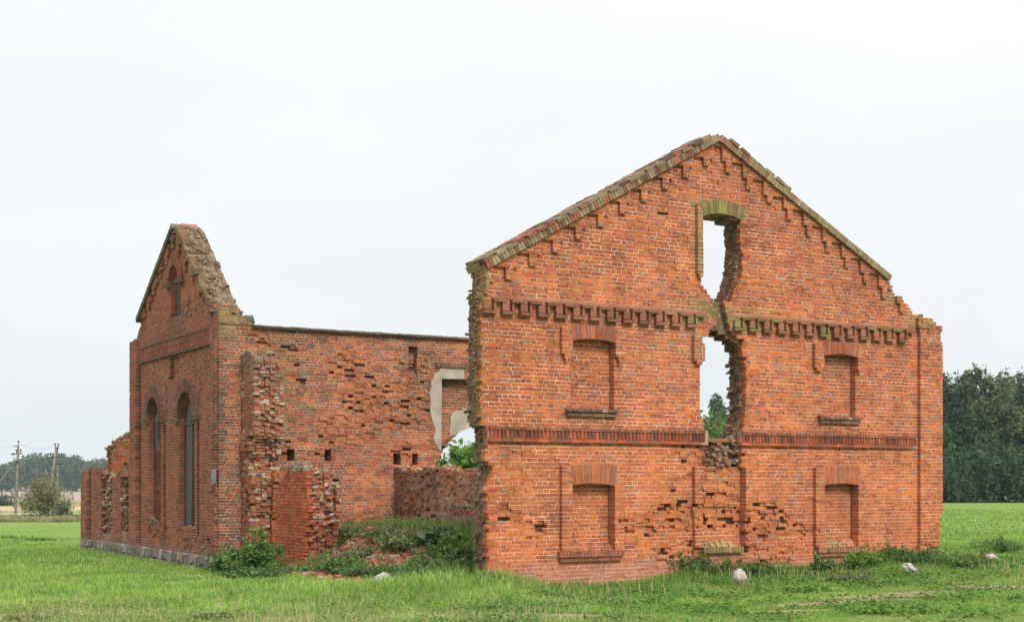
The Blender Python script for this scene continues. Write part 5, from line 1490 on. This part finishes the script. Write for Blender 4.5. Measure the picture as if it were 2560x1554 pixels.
# weeds on and around the rubble: px, py of the foot, height, width, kind
G1, G2, G3c, G4c = ((.065, .135, .030), (.15, .24, .055)), ((.060, .130, .034), (.120, .205, .055)), ((.12, .16, .055), (.21, .24, .095)), ((.08, .18, .028), (.19, .31, .055))
weeds = [(596, 1434, .85, 1.2, G1, 'feathery green shrub in front of the wall stub'), (648, 1434, 1.1, .9, G1, 'taller green shrub touching the red wall fragment'), (690, 1432, .22, .8, G3c, 'dark low shrub at the left foot of the red wall fragment'),
         (556, 1428, .75, .7, G3c, 'thin brownish weeds at the corner of the arched wall'), (625, 1444, .35, 1.5, G2, 'dark weeds spreading below the feathery shrub'),
         (730, 1434, .2, 1.0, G1, 'low weeds along the foot of the red fragment'),
         (870, 1436, .6, 1.1, G1, 'bushy weed left of centre on the lower rubble slope'), (940, 1445, .5, 1.3, G2, 'dark nettle patch in the middle of the rubble slope'), (1020, 1448, .55, 1.3, G2, 'dark weeds right of the nettle patch'),
         (830, 1425, .45, .8, G3c, 'dull weeds beside the broken brick spill'), (905, 1395, .4, .9, G3c, 'dull green weeds high on the brick spill'), (880, 1345, .5, 1.0, G3c, 'weeds along the foot of the long wall, left clump'),
         (950, 1350, .5, 1.1, G3c, 'weeds with tiny white flowers below the long wall'), (1000, 1375, .65, 1.2, G3c, 'light green weeds above the dirt patch'), (1070, 1365, .7, .9, G1, 'yellowish weeds left of the burdock'),
         (1120, 1390, .5, .9, G1, 'leafy bush before the low cross wall'), (1165, 1395, .7, 1.0, G4c, 'fresh green bush hugging the broken edge of the gable'), (1185, 1425, .7, .9, G2, 'dark round bush at the foot of the gable edge'),
         (1150, 1440, .5, .9, G4c, 'bright low bush right of the dirt patch'), (1080, 1425, .45, 1.0, G2, 'dark weeds left of the dirt patch'), (1225, 1463, .25, .7, G3c, 'straggly weeds at the lower left corner of the big gable'),
         (800, 1410, .35, .5, G3c, 'thin weeds between the fragment and the brick spill'), (1110, 1345, .5, .6, G3c, 'tall stalky weeds against the low cross wall'),
         (1560, 1452, .42, .7, G2, 'dark tuft of weeds by the gable foot right of the lower left window'), (1630, 1448, .5, 1.1, G3c, 'tall reddish-green weeds under the eroded bricks'), (1720, 1440, .45, 1.2, G2, 'dark weeds left of the tall pale boulder'),
         (1790, 1440, .38, .9, G1, 'green weeds just left of the tall pale boulder'), (1900, 1440, .35, 1.0, G1, 'green weeds just right of the tall pale boulder'), (1985, 1418, .45, .7, G4c, 'bright docks at the wall foot left of the lower right window'),
         (2055, 1432, .4, .55, G2, 'dark rush tuft below the lower right window'), (2160, 1420, .40, 1.0, G4c, 'bright broad-leaved weeds below the right end of the gable'), (2215, 1405, .42, 1.3, G1, 'green weeds at the foot of the corner pilaster'),
         (2120, 1455, .2, 1.0, G3c, 'withered brown weeds in front of the bright broad-leaved ones'), (2300, 1410, .35, 1.2, G2, 'dark grass clump right below the corner pilaster'), (2420, 1420, .3, 1.4, G1, 'rough grass clump left of the small far boulder'),
         (2500, 1380, .35, 1.6, G1, 'rough grass clump behind the small far boulder'), (20, 1345, .22, 1.2, G4c, 'dark weed clump in the meadow at the left edge'), (95, 1350, .16, 1.2, G4c, 'pale weeds right of the dark clump at the left edge'),
         (250, 1470, .13, .9, ((.11, .21, .06), (.18, .30, .09)), 'coarse blue-green grass tuft in the left foreground'), (360, 1478, .10, .8, ((.11, .21, .06), (.18, .30, .09)), 'low coarse tuft right of the blue-green tuft'), (540, 1545, .10, .6, G3c, 'greyish withered herb at the bottom edge left of centre'),
         (60, 1548, .07, .7, G3c, 'greyish low herb at the lower left corner'), (2000, 1480, .08, 1.0, G4c, 'low clover patch above the bare track'), (2240, 1530, .08, 1.2, G4c, 'low clover patch below the bare track')]
for k, (px, py, h, w, g, lab) in enumerate(weeds):
    x_, y_ = gp(px, py)
    hs_ = .55 if 780 < px < 1215 else (.68 if px < 780 else .95)
    plant('weed_clump' if h < .6 else 'shrub', x_, y_, h * hs_, w * 1.1, int(1500 * w * max(h, .3) / .5), .034 if h < .6 else .045, g[0], g[1], lab, 'weeds' if h < .6 else 'shrub', 'weeds and shrubs round the ruin', nb=max(8, int(12 * w)), seed=500 + k, stems=6)
# burdock: a few very large leaves
def burdock(px, py, label, seed, s=1.0):
    rs = np.random.RandomState(seed); x, y = gp(px, py); z = float(ground_z(x, y)); root = empty('burdock', (x, y, z)); tag(root, label, 'plant', 'burdock plants')
    st = []
    for k in range(4):
        a = rs.rand() * 6.28; r = .25 * s * rs.uniform(.6, 1.2); hh = s * rs.uniform(.3, .6); c = Vector((x + math.cos(a) * r, y + math.sin(a) * r, z + hh))
        st.append(([(x, y, z), ((x + c.x) / 2, (y + c.y) / 2, z + hh * .7), tuple(c)], [.012, .01, .006]))
        out_ = Vector((math.cos(a), math.sin(a), -.35)).normalized(); sd_ = Vector((-math.sin(a), math.cos(a), 0)); L = .26 * s * rs.uniform(.7, 1.2)
        prof = [(-.15, .30), (.1, .42), (.45, .38), (.8, .2), (1.0, .02)]
        Vs = []
        for t_, w_ in prof:
            for sg in (-1, 0, 1):
                Vs.append(tuple(c + out_ * (t_ * L - .1 * L) + sd_ * (sg * w_ * L) + Vector((0, 0, (-.06 if sg else .0) * 1 * L - .25 * t_ * t_ * L + rs.uniform(-.02, .02)))))
        Fs = []
        for q in range(4):
            for e in range(2):
                Fs.append((q * 3 + e, q * 3 + e + 1, q * 3 + e + 4, q * 3 + e + 3))
        V_ = np.array(Vs); K_ = np.tile(np.array((.075, .135, .060)) * rs.uniform(.8, 1.3), (len(V_), 1))
        mesh_obj('leaf', V_, np.array(Fs), M_LEAF, K_, root, True)
    tubes('stalk', st, M_BARK, root, 5)
burdock(1045, 1372, 'burdock with one huge grey-green leaf below the low cross wall', 1, .85)
burdock(1100, 1378, 'smaller burdock with pale leaves right of the huge-leaved one', 2, .7)
burdock(2160, 1445, 'burdock with fresh green leaves in front of the right end of the gable', 3, .55)
# lichen-covered timber end and shrublet on the long wall top
u_, z_ = PL_.uz(622, 806)
a_ = PL_.w1(u_ - .15, .3, z_ + .02); b_ = PL_.w1(PL_.U(640), .15, PL_.uz(640, 796)[1])
tag(tubes('timber_end', [([tuple(a_), tuple((a_ + b_) / 2), tuple(b_)], [.13, .15, .10])], make_mat('lichened timber', 'rgb', (.11, .12, .095), gscale=12, grain=(.5, 1.6)), None, 8), 'stump of lichen-grey timber sticking out on top of the long wall by the small gable', 'timber')

# ------------------------------------------------------------------ haze
hz = bpy.data.materials.new('air haze'); hz.use_nodes = True
hn = hz.node_tree; hn.nodes.clear(); ho = hn.nodes.new('ShaderNodeOutputMaterial'); pv = hn.nodes.new('ShaderNodeVolumePrincipled')
pv.inputs['Color'].default_value = (.70, .86, 1.0, 1); pv.inputs['Density'].default_value = .00021; pv.inputs['Anisotropy'].default_value = .2
hn.links.new(pv.outputs[0], ho.inputs['Volume'])
x0, x1, y0_, y1_, zA, zB = -2700, 2700, -160, 3300, -8, 45
V = [(x0, y0_, zA), (x1, y0_, zA), (x1, y1_, zA), (x0, y1_, zA), (x0, y0_, zB), (x1, y0_, zB), (x1, y1_, zB), (x0, y1_, zB)]
haze = mesh_obj('haze', np.array(V, float), BOXF, hz); haze['kind'] = 'stuff'
